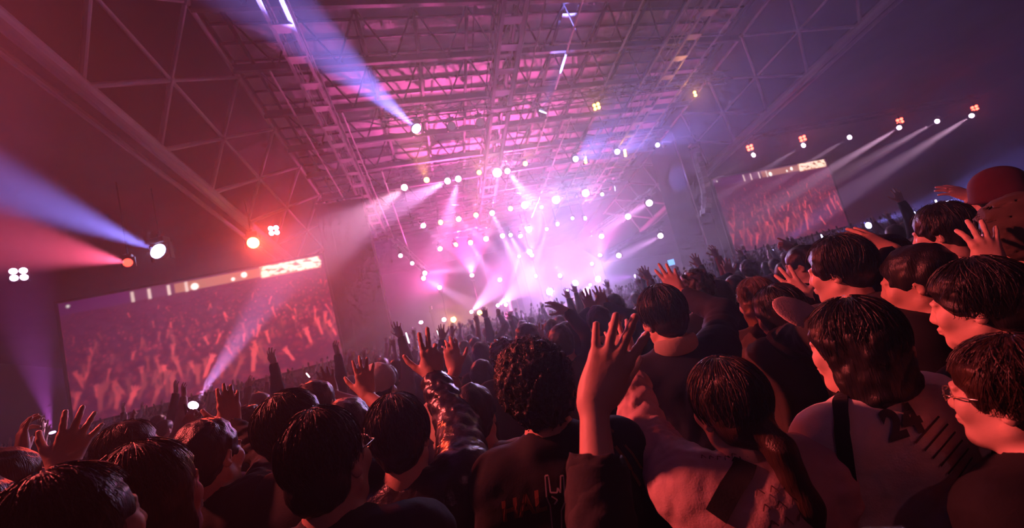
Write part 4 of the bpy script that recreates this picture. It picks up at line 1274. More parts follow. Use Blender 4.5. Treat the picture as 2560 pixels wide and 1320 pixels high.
    info = dict(root=root, h=h, hs=hs, Rh=Rh, arms=arms, nb=nb, s=s, shirt=shirt, up=up, child=child, M=M, tv=tv, tq=tq)
    return info

MAT['skin'] = material('skin', (.58, .36, .28), .5, spec=.4, var=.06, scale=14, bump=.06, bscale=160)
MAT['skin_pale'] = material('fair_skin', (.68, .46, .38), .5, spec=.4, var=.05, scale=14, bump=.05, bscale=160)
def hair_mat(name, col, rough=.42):
    m = material(name, col, rough, spec=.4)
    nt = m.node_tree; b = nt.nodes['Principled BSDF']
    tc = nt.nodes.new('ShaderNodeTexCoord'); mp = nt.nodes.new('ShaderNodeMapping'); mp.inputs['Scale'].default_value = (260, 260, 22)
    nz = nt.nodes.new('ShaderNodeTexNoise'); nz.inputs['Scale'].default_value = 1.0; nz.inputs['Detail'].default_value = 2
    bp = nt.nodes.new('ShaderNodeBump'); bp.inputs['Strength'].default_value = .55; bp.inputs['Distance'].default_value = .004
    nt.links.new(tc.outputs['Object'], mp.inputs['Vector']); nt.links.new(mp.outputs[0], nz.inputs['Vector']); nt.links.new(nz.outputs['Fac'], bp.inputs['Height']); nt.links.new(bp.outputs[0], b.inputs['Normal'])
    return m
MAT['hair'] = hair_mat('black_hair', (.012, .010, .010))
MAT['hair_brown'] = hair_mat('dark_brown_hair', (.035, .018, .012))
MAT['hair_light'] = hair_mat('light_brown_hair', (.16, .085, .05))
for nm, col in dict(cloth_black=(.014, .013, .015), cloth_navy=(.018, .022, .04), cloth_grey=(.16, .15, .16), cloth_white=(.62, .58, .57), cloth_pink=(.50, .33, .33), cloth_red=(.30, .03, .03), cloth_olive=(.08, .08, .05), cloth_beige=(.42, .33, .27), cloth_brown=(.07, .045, .035), cloth_charcoal=(.04, .038, .042), cloth_wine=(.10, .015, .025)).items():
    MAT[nm] = material(nm, col, .85, spec=.25, var=.12, scale=9, bump=.12, bscale=220)
MAT['leather'] = material('black_shiny_jacket', (.015, .012, .014), .32, spec=.6, var=.2, scale=10, bump=.35, bscale=45)
MAT['shoe'] = material('dark_shoe', (.03, .03, .03), .5)
MAT['metal_rim'] = material('metal_glasses_rim', (.5, .48, .46), .25, metal=.9)

# ------------------------------------------------------------------ the near audience, each placed where the photograph shows the head
import time as _time
from mathutils.bvhtree import BVHTree
_t0 = _time.time()
HEROES = []                                              # (x, y) of people already standing
STAGE_AT = (1.5, 42.0)
DEBUG = False
def pix(p):
    d = Vector(p) - EYE; z = d.dot(_F)
    return CX + d.dot(_R) / z * FPX, CY - d.dot(_U) / z * FPX

def hero(label, px, py, depth, yaw, head=(0, 0, 0), L=None, R=None, hair='short', loc=None, H=None, q='near', **kw):
    """px, py = head centre; L/R = dict(w=(px,py) wrist, tip=(px,py), depth=None, n=palm dir (world), ...)"""
    yaw = math.radians(yaw)
    lean = kw.get('lean', 0.0)
    if loc is None:
        hc = at(px, py, depth)
        s = (hc.z - .122) / 1.47
        H = 1.70 * s
        off = Matrix.Rotation(yaw, 3, 'Z') @ Vector((0, .012 + lean * 1.1, 0))
        loc = Vector((hc.x - off.x, hc.y - off.y, 0))
    s = H / 1.70
    HEROES.append((loc.x, loc.y))
    Mi = (Matrix.Translation(loc) @ Matrix.Rotation(yaw, 4, 'Z')).inverted()
    R3 = Matrix.Rotation(-yaw, 3, 'Z')
    specs = {}
    for side, a in ((-1, L), (1, R)):
        if a is None: specs[side] = None; continue
        shw = Mi.inverted() @ Vector((side * .165 * s, 0, 1.40 * s))
        d = ray(*a['w']).normalized()
        if a.get('depth'):
            w = at(*a['w'], a['depth'])
        else:
            reach = .54 * s * kw.get('armk', 1) * a.get('ext', .93) + .03
            oc = EYE - shw
            b = d.dot(oc); c = oc.dot(oc) - reach * reach
            disc = b * b - c
            t = -b + (math.sqrt(disc) if disc > 0 else 0) * a.get('pick', 1)
            w = EYE + d * t
        tip = EYE + ray(*a['tip']).normalized() * ((w - EYE).length + a.get('tilt', .02))
        f = (tip - w)
        n = Vector(a['n']) if 'n' in a else d.copy()
        sp = dict(w=np.array(Mi @ w), f=np.array(R3 @ f), n=np.array(R3 @ n))
        if 'pole' in a: sp['pole'] = np.array(R3 @ Vector(a['pole']))
        for k in ('curls', 'spread', 'thumb', 'scale'):
            if k in a: sp[k] = a[k]
        specs[side] = sp
    if q == 'mid':
        for k, v in dict(fine=.007, hfine=.0075, body=.022, cloth=.016).items(): kw.setdefault(k, v)
    hd = tuple(math.radians(x) for x in head)
    I = figure(label, loc, H, yaw, head=hd, L=specs[-1], R=specs[1], hair=hair, **kw)
    if DEBUG:
        for side, a in ((-1, L), (1, R)):
            if a is None: continue
            w = Mi.inverted() @ Vector(I['arms'][side][2]); x, y = pix(w)
            if math.hypot(x - a['w'][0], y - a['w'][1]) > 12: print('ARM', label[:50], 'want', a['w'], 'got', round(x), round(y), 'depth %.2f' % w.y)
        print('H %.2f' % H, 'at %.2f %.2f' % (loc.x, loc.y), label[:40])
    return I

def tubes_child(I, name, segs, r, mat, n=6):
    bm = bmesh.new()
    for p, q in segs: bm_tube(bm, p, q, r, n=n)
    o = bpy.data.objects.new(name, bm_mesh(name, bm, True)); o.data.materials.append(MAT[mat]); COL.objects.link(o); o.parent = I['root']
    return o

def glasses(I, mat='metal_rim'):
    h = I['h']; segs = []
    for sx in (-1, 1):
        pts = [h(sx * (.033 + .021 * math.cos(a)), .104 - .006 * abs(math.cos(a)), .002 + .017 * math.sin(a)) for a in np.linspace(0, 2 * math.pi, 13)]
        segs += list(zip(pts[:-1], pts[1:]))
        segs += [(h(sx * .054, .100, .006), h(sx * .077, .078, .010)), (h(sx * .077, .078, .010), h(sx * .081, -.012, .008)), (h(sx * .081, -.012, .008), h(sx * .078, -.032, -.012))]
    segs.append((h(-.012, .108, .004), h(.012, .108, .004)))
    return tubes_child(I, 'glasses', segs, .0016, mat)

def cloth_tree(I):
    if 'bvh' not in I:
        I['bvh'] = BVHTree.FromPolygons([Vector(v) for v in I['tv']], [tuple(int(i) for i in f) for f in I['tq']])
    return I['bvh']

def strap(I, pts, w, mat='cloth_black', name='bag_strap', off=.007):
    """flat strap laid on the clothing through surface points (point, normal)"""
    P = np.array([np.array(p[0]) for p in pts]); N = np.array([np.array(p[1]) for p in pts])
    t = np.linspace(0, len(P) - 1, 7 * len(P))
    C = np.stack([np.interp(t, range(len(P)), P[:, k]) for k in range(3)], 1); Nn = np.stack([np.interp(t, range(len(P)), N[:, k]) for k in range(3)], 1)
    bv = cloth_tree(I)
    V, F = [], []
    for i in range(len(t)):
        T = C[min(i + 1, len(t) - 1)] - C[max(i - 1, 0)]
        n = unit(Nn[i]); A = unit(np.cross(T, n))
        for sgn in (-.5, .5):
            q = C[i] + A * w * sgn
            hit = bv.ray_cast(Vector(q + n * .12), Vector(-n), .2)
            if hit[0] is not None: q = np.array(hit[0])
            V += [tuple(q + n * off), tuple(q - n * .004)]
    for i in range(len(t) - 1):
        b = 4 * i
        F += [(b, b + 4, b + 6, b + 2), (b + 1, b + 3, b + 7, b + 5), (b, b + 1, b + 5, b + 4), (b + 2, b + 6, b + 7, b + 3)]
    me = mesh(name, V, F); me.materials.append(MAT[mat])
    o = bpy.data.objects.new(name, me); COL.objects.link(o); o.parent = I['root']
    return o

def print_on(I, name, verts2d, faces, at_, rot, mat, off=.0065):
    """lay a flat print (2-D outline mesh in metres) on the clothing around a surface point"""
    bv = cloth_tree(I)
    p, n = np.array(at_[0]), unit(at_[1])
    r = unit(np.cross(V3(0, 0, 1), n)); u = np.cross(n, r)
    c, s = math.cos(rot), math.sin(rot)
    V = []
    for a, b in verts2d:
        q = p + r * (a * c - b * s) + u * (a * s + b * c)
        hit = bv.ray_cast(Vector(q + n * .12), Vector(-n), .25)
        V.append(tuple((np.array(hit[0]) if hit[0] is not None else q) + n * off))
    me = mesh(name, V, faces); me.materials.append(MAT[mat])
    o = bpy.data.objects.new(name, me); COL.objects.link(o); o.parent = I['root']
    return o

def surf_at(I, px, py):
    """where the view ray of a pixel meets this person's clothing: (point, normal) in the person's own frame"""
    Mi = I['M'].inverted()
    o, d = Mi @ EYE, (Mi.to_3x3() @ ray(px, py)).normalized()
    hit = cloth_tree(I).ray_cast(o, d)
    if hit[0] is None:
        q = cloth_tree(I).find_nearest(o + d * ((o - Vector((0, 0, 1.3))).length))
        return q[0], q[1]
    n = hit[1] if hit[1].dot(d) < 0 else -hit[1]
    # blend the facet normal over a few neighbours so prints lie evenly
    acc = Vector(n)
    for dx in (-12, 0, 12):
        for dy in (-12, 0, 12):
            h2 = cloth_tree(I).ray_cast(o, (Mi.to_3x3() @ ray(px + dx, py + dy)).normalized())
            if h2[0] is not None: acc += h2[1] if h2[1].dot(d) < 0 else -h2[1]
    return hit[0], acc.normalized()

def text2d(txt, size, shear=0.0, bold=.0):
    cu = bpy.data.curves.new('lettering', 'FONT'); cu.body = txt; cu.size = size; cu.shear = shear; cu.offset = bold; cu.align_x = 'CENTER'; cu.resolution_u = 4
    ob = bpy.data.objects.new('lettering', cu); COL.objects.link(ob)
    dg = bpy.context.evaluated_depsgraph_get()
    me = ob.evaluated_get(dg).to_mesh()
    bm = bmesh.new(); bm.from_mesh(me); bmesh.ops.triangulate(bm, faces=bm.faces)
    bmesh.ops.subdivide_edges(bm, edges=[e for e in bm.edges if e.calc_length() > size * .12], cuts=2, use_grid_fill=True)
    bmesh.ops.triangulate(bm, faces=bm.faces)
    v = [(p.co.x, p.co.y) for p in bm.verts]; bm.verts.index_update(); f = [tuple(q.index for q in g.verts) for g in bm.faces]
    bm.free(); bpy.data.objects.remove(ob); bpy.data.curves.remove(cu)
    return v, f

MAT['print_dark'] = material('dark_print_ink', (.02, .018, .02), .6)
MAT['print_orange'] = material('faded_orange_print_ink', (.16, .045, .02), .7)
MAT['print_faded'] = material('faded_brown_print_ink', (.12, .06, .06), .8)
MAT['print_white'] = material('white_print_ink', (.5, .45, .45), .7)
MAT['brim'] = material('pale_visor_cloth', (.55, .42, .40), .8, bump=.2, bscale=200)

# the big raised left hand in the middle, its owner just below the frame
I = hero('person below the frame raising a bare left hand with dark sleeve, centre', 0, 0, 0, -4, loc=Vector((.31, .47, 0)), H=1.46, armk=1.22, head=(0, -14, 0),
         L=dict(w=(1484, 1010), tip=(1574, 775), depth=.80, curls=(.30, .10, .06, .05), spread=1.25, thumb=(.30, .55), tilt=.01, pole=(-.3, -.4, -1)),
         top=dict(mat='cloth_charcoal', sleeve=1.62, fold=.0035, cuff=True, name='jacket', gap=.020), hair='short', fine=.0038, cloth=.008, skin='skin_pale')
# curly-haired man in front
I = hero('curly black-haired person in a dark printed jacket seen from behind', 1347, 968, 1.30, 4, head=(4, 4, -4), hair='curly', frizz=1500,
         top=dict(mat='cloth_black', sleeve=1.9, fold=.0035, name='jacket', collar=1), cloth=.009)
v, f = text2d('HAL', .062, .25, .002)
print_on(I, 'lettering_print', v, f, surf_at(I, 1312, 1285), .1, 'print_orange')
hv, hf = [], []
def quadstrip(pts, w):
    for (a, b), (c, d) in zip(pts[:-1], pts[1:]):
        l = math.hypot(c - a, d - b) + 1e-9; nx, ny = -(d - b) / l * w / 2, (c - a) / l * w / 2
        i = len(hv); hv.extend([(a + nx, b + ny), (c + nx, d + ny), (c - nx, d - ny), (a - nx, b - ny)]); hf.append((i, i + 1, i + 2, i + 3))
quadstrip([(-.012, -.06), (-.014, -.01), (-.022, .01), (-.024, .055), (-.016, .056), (-.012, .02), (.004, .02), (.006, .03), (.012, .02), (.014, .055), (.021, .056), (.022, .0), (.012, -.02), (.010, -.06)], .0035)
quadstrip([(-.01, .012), (.004, .004), (-.004, -.006)], .0035)
print_on(I, 'hand_sign_print', hv, hf, surf_at(I, 1390, 1252), -.2, 'print_white')
hv, hf = [], []
quadstrip([(0, .10), (.012, .03), (.03, -.05)], .008); quadstrip([(.02, .10), (.036, .03), (.056, -.05)], .006)
print_on(I, 'sleeve_stripe', hv, hf, surf_at(I, 1562, 1180), .1, 'print_orange')

# woman in the pale sweatshirt, left arm up
I = hero('ponytailed person in a pale sweatshirt reaching a left arm up', 1815, 1008, 1.16, 6, head=(6, 2, 0), hair='tail', hairm='hair_brown', frizz=900,
         L=dict(w=(1572, 915), tip=(1548, 842), ext=.95, pole=(-.4, -.3, -1), curls=(.2, .2, .2, .2)),
         top=dict(mat='cloth_pink', sleeve=1.72, fold=.0050, loose=.030, gap=.026, name='sweatshirt'), cloth=.0075, skin='skin_pale')
strap(I, [surf_at(I, 1893, 1100), surf_at(I, 1880, 1135), surf_at(I, 1855, 1180), surf_at(I, 1822, 1230), surf_at(I, 1790, 1290)], .045)
hv, hf = [], []
for k in range(7): quadstrip([(-.05 + .016 * k, -.006), (-.047 + .016 * k, .006), (-.040 + .016 * k, .004 * (k % 3 - 1))], .0022)
print_on(I, 'faded_print', hv, hf, surf_at(I, 1815, 1150), .08, 'print_faded')
hv, hf = [], []
for k in range(4):
    for j in range(3): quadstrip([(.03 * k, -.03 * j), (.008 + .03 * k, -.03 * j + .012), (.018 + .03 * k, -.03 * j - .004 * (k % 2))], .0026)
print_on(I, 'faded_print', hv, hf, surf_at(I, 1890, 1240), .05, 'print_faded')

# girl with the visor and the number on her back
I = hero('long-haired person with pale visor and number 24 on white shirt', 2122, 862, 1.22, 12, head=(18, 4, 0), hair='long', frizz=900, hairlen=.02,
         top=dict(mat='cloth_white', sleeve=.9, fold=.0028, loose=.026, gap=.026, name='jersey'), cloth=.009, skin='skin_pale')
v, f = text2d('24', .085, .25, .004)
print_on(I, 'number_print', v, f, surf_at(I, 2268, 1088), .05, 'print_dark')
hv, hf = [], []
for k in range(7): quadstrip([(-.05 + .008 * k, -.02 * k), (.05 + .004 * k, .02 - .02 * k)], .004)
print_on(I, 'line_print', hv, hf, surf_at(I, 2325, 1085), .12, 'print_dark')
strap(I, [surf_at(I, 2122, 960), surf_at(I, 2103, 1000), surf_at(I, 2103, 1080), surf_at(I, 2115, 1160), surf_at(I, 2130, 1250)], .030)
B = Shape(); h_ = I['h']
B.ell(h_(0, .120, .105), V3(.078, .070, .008), I['Rh'] @ rotx(.75), k=0)
B.ell(h_(0, -.01, .04), V3(.088, .112, .10), I['Rh'], k=0, op='-')
bv_, bq_ = surface(B, .0038); bv_ = relax(bv_, bq_, 3, .5); I['child']('visor_brim', bv_, bq_, 'brim')
I = hero('bespectacled person with tousled brown hair at the bottom corner, red-lit jaw', 2500, 975, .98, 18, head=(12, 6, 0), hair='crop', hairm='hair_brown', frizz=1000, top=dict(mat='cloth_black', sleeve=1.9, fold=.003), skin='skin_pale', hfine=.004)
glasses(I)
I = hero('person out past the frame edge raising a red-lit right hand', 2860, 735, 1.02, 30, R=dict(w=(2492, 672), tip=(2440, 556), n=(.35, 1, -.1), curls=(.35, .15, .1, .1), spread=1.25, thumb=(.95, .1), ext=.9, pole=(.6, 0, -1)), top=dict(mat='cloth_black', sleeve=.9, fold=.003), fine=.0042, skin='skin_pale')
I = hero('dark bob-haired person in profile with red-lit cheek near the frame edge', 2434, 758, 1.28, 18, head=(20, 2, 0), hair='crop', frizz=700, top=dict(mat='cloth_black', sleeve=1.9, fold=.003), skin='skin_pale', hfine=.004)
I = hero('short-haired person in navy blazer with pale collar and raised right arm', 1657, 792, 1.85, 2, head=(8, 0, 0), hair='short', frizz=600, R=dict(w=(1700, 733), tip=(1672, 688), ext=.9, curls=(.15, .1, .3, .6), pole=(1, -.3, -.3)), top=dict(mat='cloth_navy', sleeve=1.8, fold=.003, name='blazer'), cloth=.011)
nb = I['nb']; B = Shape()
for k in range(10):
    a0, a1 = math.pi * (-.15 - .07 * k * 1.0), math.pi * (-.15 - .07 * (k + 1))
    B.econe(nb + V3(.084 * math.cos(a0), .072 * math.sin(a0) - .004, .040), nb + V3(.084 * math.cos(a1), .072 * math.sin(a1) - .004, .040), (.034, .012), (.034, .012), V3(0, 0, 1), k=.01)
bv_, bq_ = surface(B, .007); I['child']('collar', bv_, bq_, 'cloth_beige')
I = hero('long-haired person in the bottom corner looking towards the stage', 222, 1326, .90, -8, head=(-14, 8, 0), hair='long', frizz=1500, hairlen=.3, top=dict(mat='cloth_black', sleeve=1.9, fold=.003), skin='skin_pale', hfine=.004)
I = hero('person at the frame edge raising a large dark right hand', -60, 1330, 1.05, -20, R=dict(w=(150, 1176), tip=(216, 1030), curls=(.15, .1, .15, .2), spread=1.35, thumb=(.75, .2), ext=.93, pole=(1, 0, -.8)), top=dict(mat='cloth_black', sleeve=.9, fold=.003), fine=.0042)
I = hero('crew-cut person in metal glasses and collared jacket', 826, 1150, 1.06, -2, head=(-10, 4, 0), hair='buzz', frizz=1200, top=dict(mat='cloth_charcoal', sleeve=1.9, fold=.004, collar=1, name='jacket'), hfine=.004, cloth=.008)
glasses(I)
I = hero('person raising a right hand with two fingers up in shiny black jacket', 1005, 1088, 1.38, -4, hair='crop', frizz=500, R=dict(w=(1084, 948), tip=(1078, 838), curls=(.05, .05, 1.75, 1.85), spread=.9, thumb=(.95, .0), ext=.97, scale=1.12, pole=(.6, -.2, -1)), top=dict(mat='leather', sleeve=1.88, fold=.0045, gap=.028, name='jacket'), fine=.0042, cloth=.008)
I = hero('person with a pale rolled sleeve and raised bent hand behind the shiny jacket', 1188, 1035, 1.75, -4, hair='short', L=dict(w=(1138, 925), tip=(1126, 868), n=(-.3, 1, 0), ext=.95, curls=(.4, .4, .45, .5), spread=.5, pole=(-1, -.2, -.5)), top=dict(mat='cloth_beige', sleeve=1.7, fold=.006, gap=.02), q='mid')
I = hero('person raising a bare right forearm with spread hand beside the white cap', 880, 1075, 1.68, -8, hair='short', R=dict(w=(918, 990), tip=(908, 905), ext=.9, curls=(.1, .1, .15, .2), pole=(1, -.2, -.8)), top=dict(mat='cloth_black', sleeve=.7, fold=.004), fine=.005)
I = hero('dark-sleeved person raising a flat right hand in front of the big screen', 530, 1140, 1.55, -12, hair='short', R=dict(w=(578, 1070), tip=(570, 985), ext=.9, curls=(.1, .08, .08, .12), spread=.35, thumb=(.85, .1), pole=(1, -.2, -.8)), top=dict(mat='cloth_black', sleeve=1.93, fold=.005, name='jacket'), fine=.005)
I = hero('person in profile gazing up to the stage behind the crew-cut person', 772, 1062, 1.50, -14, head=(-36, 16, 0), hair='short', frizz=700, top=dict(mat='cloth_black', sleeve=1.9, fold=.003), skin='skin_pale', hfine=.0045)
I = hero('bob-haired person in profile beside the long-haired one', 392, 1238, 1.12, -8, head=(-14, 4, 0), hair='bob', hairm='hair_brown', frizz=900, top=dict(mat='cloth_wine', sleeve=1.9, fold=.003), skin='skin_pale', hfine=.0045)
I = hero('dark-haired person between the bob-haired one and the big screen', 345, 1128, 1.85, -25, head=(-20, 5, 0), hair='short', q='mid', frizz=300)
I = hero('person in a pale knitted cap among the raised arms', 952, 972, 2.45, -5, hair='buzz', q='mid', top=dict(mat='cloth_grey', sleeve=1.9))
B = Shape(); h_ = I['h']; B.ell(h_(0, -.014, .045), V3(.094, .112, .100), I['Rh'], k=.01); B.cut(h_(0, 0, .012), I['Rh'] @ V3(0, .25, -1)); B.ripple(h_(0, 0, .05), .25, .0015, 300, 4)
bv_, bq_ = surface(B, .008); I['child']('knitted_cap', bv_, bq_, 'cloth_white')
hero('person at the very edge with a crooked raised wrist', 20, 1215, 1.5, -25, hair='short', R=dict(w=(48, 1152), tip=(52, 1098), n=(.5, .8, 0), curls=(.9, .5, .6, .2), spread=1.2, ext=.85, pole=(1, 0, -.8)), q='mid', top=dict(mat='cloth_black', sleeve=.6))
hero('person raising a clenched fist with wristband below the purple beam', 520, 1128, 2.2, -12, hair='short', L=dict(w=(478, 1082), tip=(468, 1042), n=(.2, 1, 0), curls=(1.9, 1.9, 1.9, 1.9), thumb=(.2, 1.2), ext=.85, pole=(-1, 0, -.5)), q='mid', top=dict(mat='cloth_wine', sleeve=.6))
hero('person raising an open hand below the small corner lamp', 800, 1010, 2.4, -8, hair='short', R=dict(w=(832, 985), tip=(814, 932), ext=.85, pole=(1, 0, -.5)), q='mid', top=dict(mat='cloth_grey', sleeve=.6))
# further right
hero('thick-haired person in hooded top in profile, spread hand before the visor', 2094, 676, 1.75, 18, head=(20, 2, 0), hair='crop', frizz=700, hood=True, L=dict(w=(2016, 752), tip=(1966, 700), curls=(.1, .1, .2, .2), spread=1.5, thumb=(1.1, 0), ext=.75, pole=(-1, 0, -.8)), top=dict(mat='cloth_charcoal', sleeve=1.9, fold=.003, name='hooded_top'), skin='skin_pale', hfine=.005)
hero('dark-haired person half turned, before the far searchlight', 2008, 662, 2.9, 18, head=(25, 0, 0), hair='short', q='mid', skin='skin_pale')
hero('person with long light brown hair standing behind the navy blazer', 1890, 752, 2.45, 8, head=(5, 0, 0), hair='long', hairm='hair_light', frizz=400, q='mid', top=dict(mat='cloth_brown', sleeve=1.9))
hero('person lifting a hand to the mouth before the visor', 1955, 778, 2.05, 15, head=(18, -8, 0), hair='bob', frizz=400, q='mid', L=dict(w=(1918, 815), tip=(1912, 775), n=(.8, .3, 0), depth=2.15, curls=(.7, .7, .7, .7), pole=(-.8, 0, -1)), top=dict(mat='cloth_brown', sleeve=1.9, fold=.005))
hero('round-headed person with pinkish scarf left of the light brown hair', 1793, 740, 3.3, 8, hair='bob', q='mid', top=dict(mat='cloth_beige', sleeve=1.9))
hero('broad dark head just behind the navy blazer', 1742, 733, 2.75, 4, hair='curly', q='mid')
I = hero('red-faced person in glasses in profile among flat hands', 2208, 666, 1.95, 18, head=(20, -2, 0), hair='crop', q='mid', hfine=.005, skin='skin_pale', top=dict(mat='cloth_black', sleeve=1.9))
glasses(I, 'shoe')
hero('pale-faced dark-haired person in red collar looking to the stage', 2350, 582, 2.05, 16, head=(18, 2, 0), hair='crop', q='mid', hfine=.005, skin='skin_pale', frizz=300, top=dict(mat='cloth_red', sleeve=1.9))
I = hero('person in a dark flat-topped cap at the far edge of the crowd', 2492, 510, 2.3, 16, head=(16, 2, 0), hair='short', q='mid', skin='skin_pale', L=dict(w=(2440, 492), tip=(2390, 478), n=(.2, .5, -1), ext=.8, pole=(-1, 0, -1)))
B = Shape(); h_ = I['h']; B.econe(h_(0, -.015, .05), h_(0, -.015, .095), (.098, .115), (.092, .108), I['Rh'] @ V3(1, 0, 0), k=.01); B.cut(h_(0, 0, .015), I['Rh'] @ V3(0, .1, -1)); B.econe(h_(-.03, .12, .03), h_(.03, .12, .03), (.055, .008), (.055, .008), I['Rh'] @ V3(0, 1, -.15), k=.01)
bv_, bq_ = surface(B, .009); I['child']('cap', bv_, bq_, 'cloth_wine')
I = hero('person in a brown hood at the frame edge behind the red-lit hand', 2540, 590, 1.62, 30, head=(25, 0, 0), hair='short', q='mid', hood=True, skin='skin_pale', top=dict(mat='cloth_brown', sleeve=1.9, name='hooded_top'))
B = Shape(); h_ = I['h']; B.ell(h_(0, -.02, .02), V3(.115, .13, .13), I['Rh'], k=.01); B.ell(h_(0, .13, -.03), V3(.095, .10, .13), I['Rh'], k=.01, op='-'); B.ell(h_(0, -.01, .02), V3(.10, .115, .12), I['Rh'], k=.004, op='-'); B.cut(h_(0, 0, -.09), (0, 0, -1)); B.ripple(h_(0, 0, 0), .3, .003, 60, 9, True)
bv_, bq_ = surface(B, .008); I['child']('hood', bv_, bq_, 'cloth_brown')
hero('person stretching a flat palm forward above the glasses wearer', 2290, 702, 1.55, 25, head=(20, 0, 0), hair='short', q='mid', L=dict(w=(2232, 626), tip=(2172, 598), n=(.1, .5, -1), ext=.88, curls=(.1, .1, .1, .1), spread=.7, pole=(-1, 0, -1)), top=dict(mat='cloth_black', sleeve=1.9))
hero('person holding a second flat hand forward beside the red collar', 2305, 645, 2.45, 28, head=(20, 0, 0), hair='short', q='mid', L=dict(w=(2296, 630), tip=(2240, 612), n=(.1, .5, -1), ext=.85, curls=(.2, .2, .2, .2), spread=.6, pole=(-1, 0, -1)), top=dict(mat='cloth_charcoal', sleeve=1.9))
# middle distance
hero('person with a long arm stretched up over a round dark head', 1405, 856, 3.05, 0, hair='short', R=dict(w=(1418, 778), tip=(1384, 760), n=(0, .5, -1), ext=.95, pole=(1, 0, -1)), q='mid', top=dict(mat='cloth_charcoal', sleeve=1.9))
hero('person lifting a lit open hand beside the curly hair', 1320, 848, 3.6, 0, hair='bob', R=dict(w=(1352, 860), tip=(1345, 818), n=(.2, -1, 0), ext=.8, pole=(1, 0, -.5)), q='mid', top=dict(mat='cloth_black', sleeve=.7), skin='skin_pale')
hero('round bob-haired head by the curly hair, lower one', 1207, 936, 3.45, 0, hair='bob', q='mid', top=dict(mat='cloth_grey', sleeve=1.9))
hero('messy-haired head touching the curly hair from behind', 1264, 892, 3.1, 0, hair='curly', q='mid', top=dict(mat='cloth_charcoal', sleeve=1.9))
hero('small round head above the bob-haired one', 1205, 888, 4.2, 0, hair='bob', q='mid', top=dict(mat='cloth_black', sleeve=1.9))
hero('person raising both hands right in front of the bright stage', 1500, 808, 3.2, 0, hair='short', L=dict(w=(1478, 775), tip=(1466, 742), ext=.9), R=dict(w=(1512, 765), tip=(1500, 735), ext=.9), q='mid', top=dict(mat='cloth_black', sleeve=1.9))
hero('round head before the stage glow beside the big raised hand', 1538, 772, 3.9, 0, hair='crop', q='mid', top=dict(mat='cloth_charcoal', sleeve=1.9))
hero('person raising a hand against the far searchlight haze', 1838, 722, 4.0, 10, hair='short', L=dict(w=(1826, 690), tip=(1815, 660), ext=.9), q='mid', top=dict(mat='cloth_navy', sleeve=1.9))
hero('person pointing an arm to the stage under the far searchlight', 2035, 655, 3.3, 20, hair='short', L=dict(w=(1990, 625), tip=(1955, 608), n=(.2, .5, -1), ext=.95, curls=(.1, 1.2, 1.4, 1.4)), q='mid', top=dict(mat='cloth_charcoal', sleeve=1.9))
print('FIG heroes', len(HEROES), round(_time.time() - _t0, 1))

# ------------------------------------------------------------------ the rest of the audience: a dozen builds, copied with their parts
def copy_person(root, loc, yaw, sc, mats, label, group):
    o = root.copy(); COL.objects.link(o)
    o.matrix_basis = Matrix.Translation(loc) @ Matrix.Rotation(yaw, 4, 'Z') @ Matrix.Scale(sc, 4)
    tag(o, label, 'person', group)
    def paint(ob, m):
        ob.material_slots[0].link = 'OBJECT'; ob.material_slots[0].material = MAT[m]
    paint(o, mats['skin'])
    for ch in root.children:
        c = ch.copy(); COL.objects.link(c); c.parent = o
        b = ch.name.split('.')[0]
        if b in mats: paint(c, mats[b])
    return o
LO = dict(fine=.0085, hfine=.011, body=.03, cloth=.024)
def up_arm(x, y=.12, z=1.93, **k): return dict(w=(x, y, z), f=(k.pop('fx', 0), .1, 1), n=(k.pop('nx', 0), 1, 0), pole=(np.sign(x), -.2, -.4), **k)
POSES = [
    ('standing still', dict(hair='short')),
    ('right arm up', dict(hair='short', R=up_arm(.26))),
    ('left arm up', dict(hair='bob', L=up_arm(-.24, .16, 1.90, spread=1.3))),
    ('both arms up', dict(hair='crop', L=up_arm(-.28, .15, 1.86), R=up_arm(.27, .12, 1.92, spread=1.3))),
    ('right fist up', dict(hair='short', R=up_arm(.24, .18, 1.84, curls=(1.9, 1.9, 1.9, 1.9), thumb=(.2, 1.2)))),
    ('long hair hanging', dict(hair='long')),
    ('pointing up', dict(hair='crop', R=up_arm(.20, .30, 1.80, curls=(.05, 1.7, 1.8, 1.8), thumb=(.3, 1.)))),
    ('hand held forward', dict(hair='short', L=dict(w=(-.16, .42, 1.62), f=(0, .8, .6), n=(0, .5, -.8), pole=(-1, 0, -1)))),
    ('tied hair', dict(hair='tail')),
    ('curly hair', dict(hair='curly')),
    ('arm stretched high', dict(hair='bob', R=up_arm(.20, .05, 1.98, fx=-.2, spread=1.4))),
    ('bobbed hair', dict(hair='bob')),
]
PROTO = []
for i, (nm, kw) in enumerate(POSES):
    I = figure(nm, Vector((0, 0, 0)), 1.68, 0, seed=100 + i, top=dict(mat='cloth_black', sleeve=(.7 if i % 3 == 0 else 1.92), fold=.004), **LO, **kw)
    PROTO.append(I['root'])
used = [False] * len(PROTO)
HAIRS = ['hair'] * 6 + ['hair_brown'] * 3 + ['hair_light']
SHIRT = ['cloth_black'] * 6 + ['cloth_charcoal', 'cloth_charcoal', 'cloth_navy', 'cloth_navy', 'cloth_grey', 'cloth_white', 'cloth_beige', 'cloth_red', 'cloth_olive', 'cloth_brown', 'cloth_wine']
SN = dict(cloth_black='black', cloth_charcoal='charcoal', cloth_navy='navy', cloth_grey='grey', cloth_white='white', cloth_beige='beige', cloth_red='red', cloth_olive='olive', cloth_brown='brown', cloth_wine='burgundy')
HN = dict(hair='black-haired', hair_brown='brown-haired', hair_light='light-haired')
PN = ['arms down', 'right arm up', 'left hand up', 'both hands up', 'right fist up', 'long loose hair', 'pointing up', 'hand held forward', 'hair tied back', 'curly hair', 'arm stretched high', 'bobbed hair']
cr = random.Random(21)
placed = [Vector((x, y, 0)) for x, y in HEROES]
spots = []
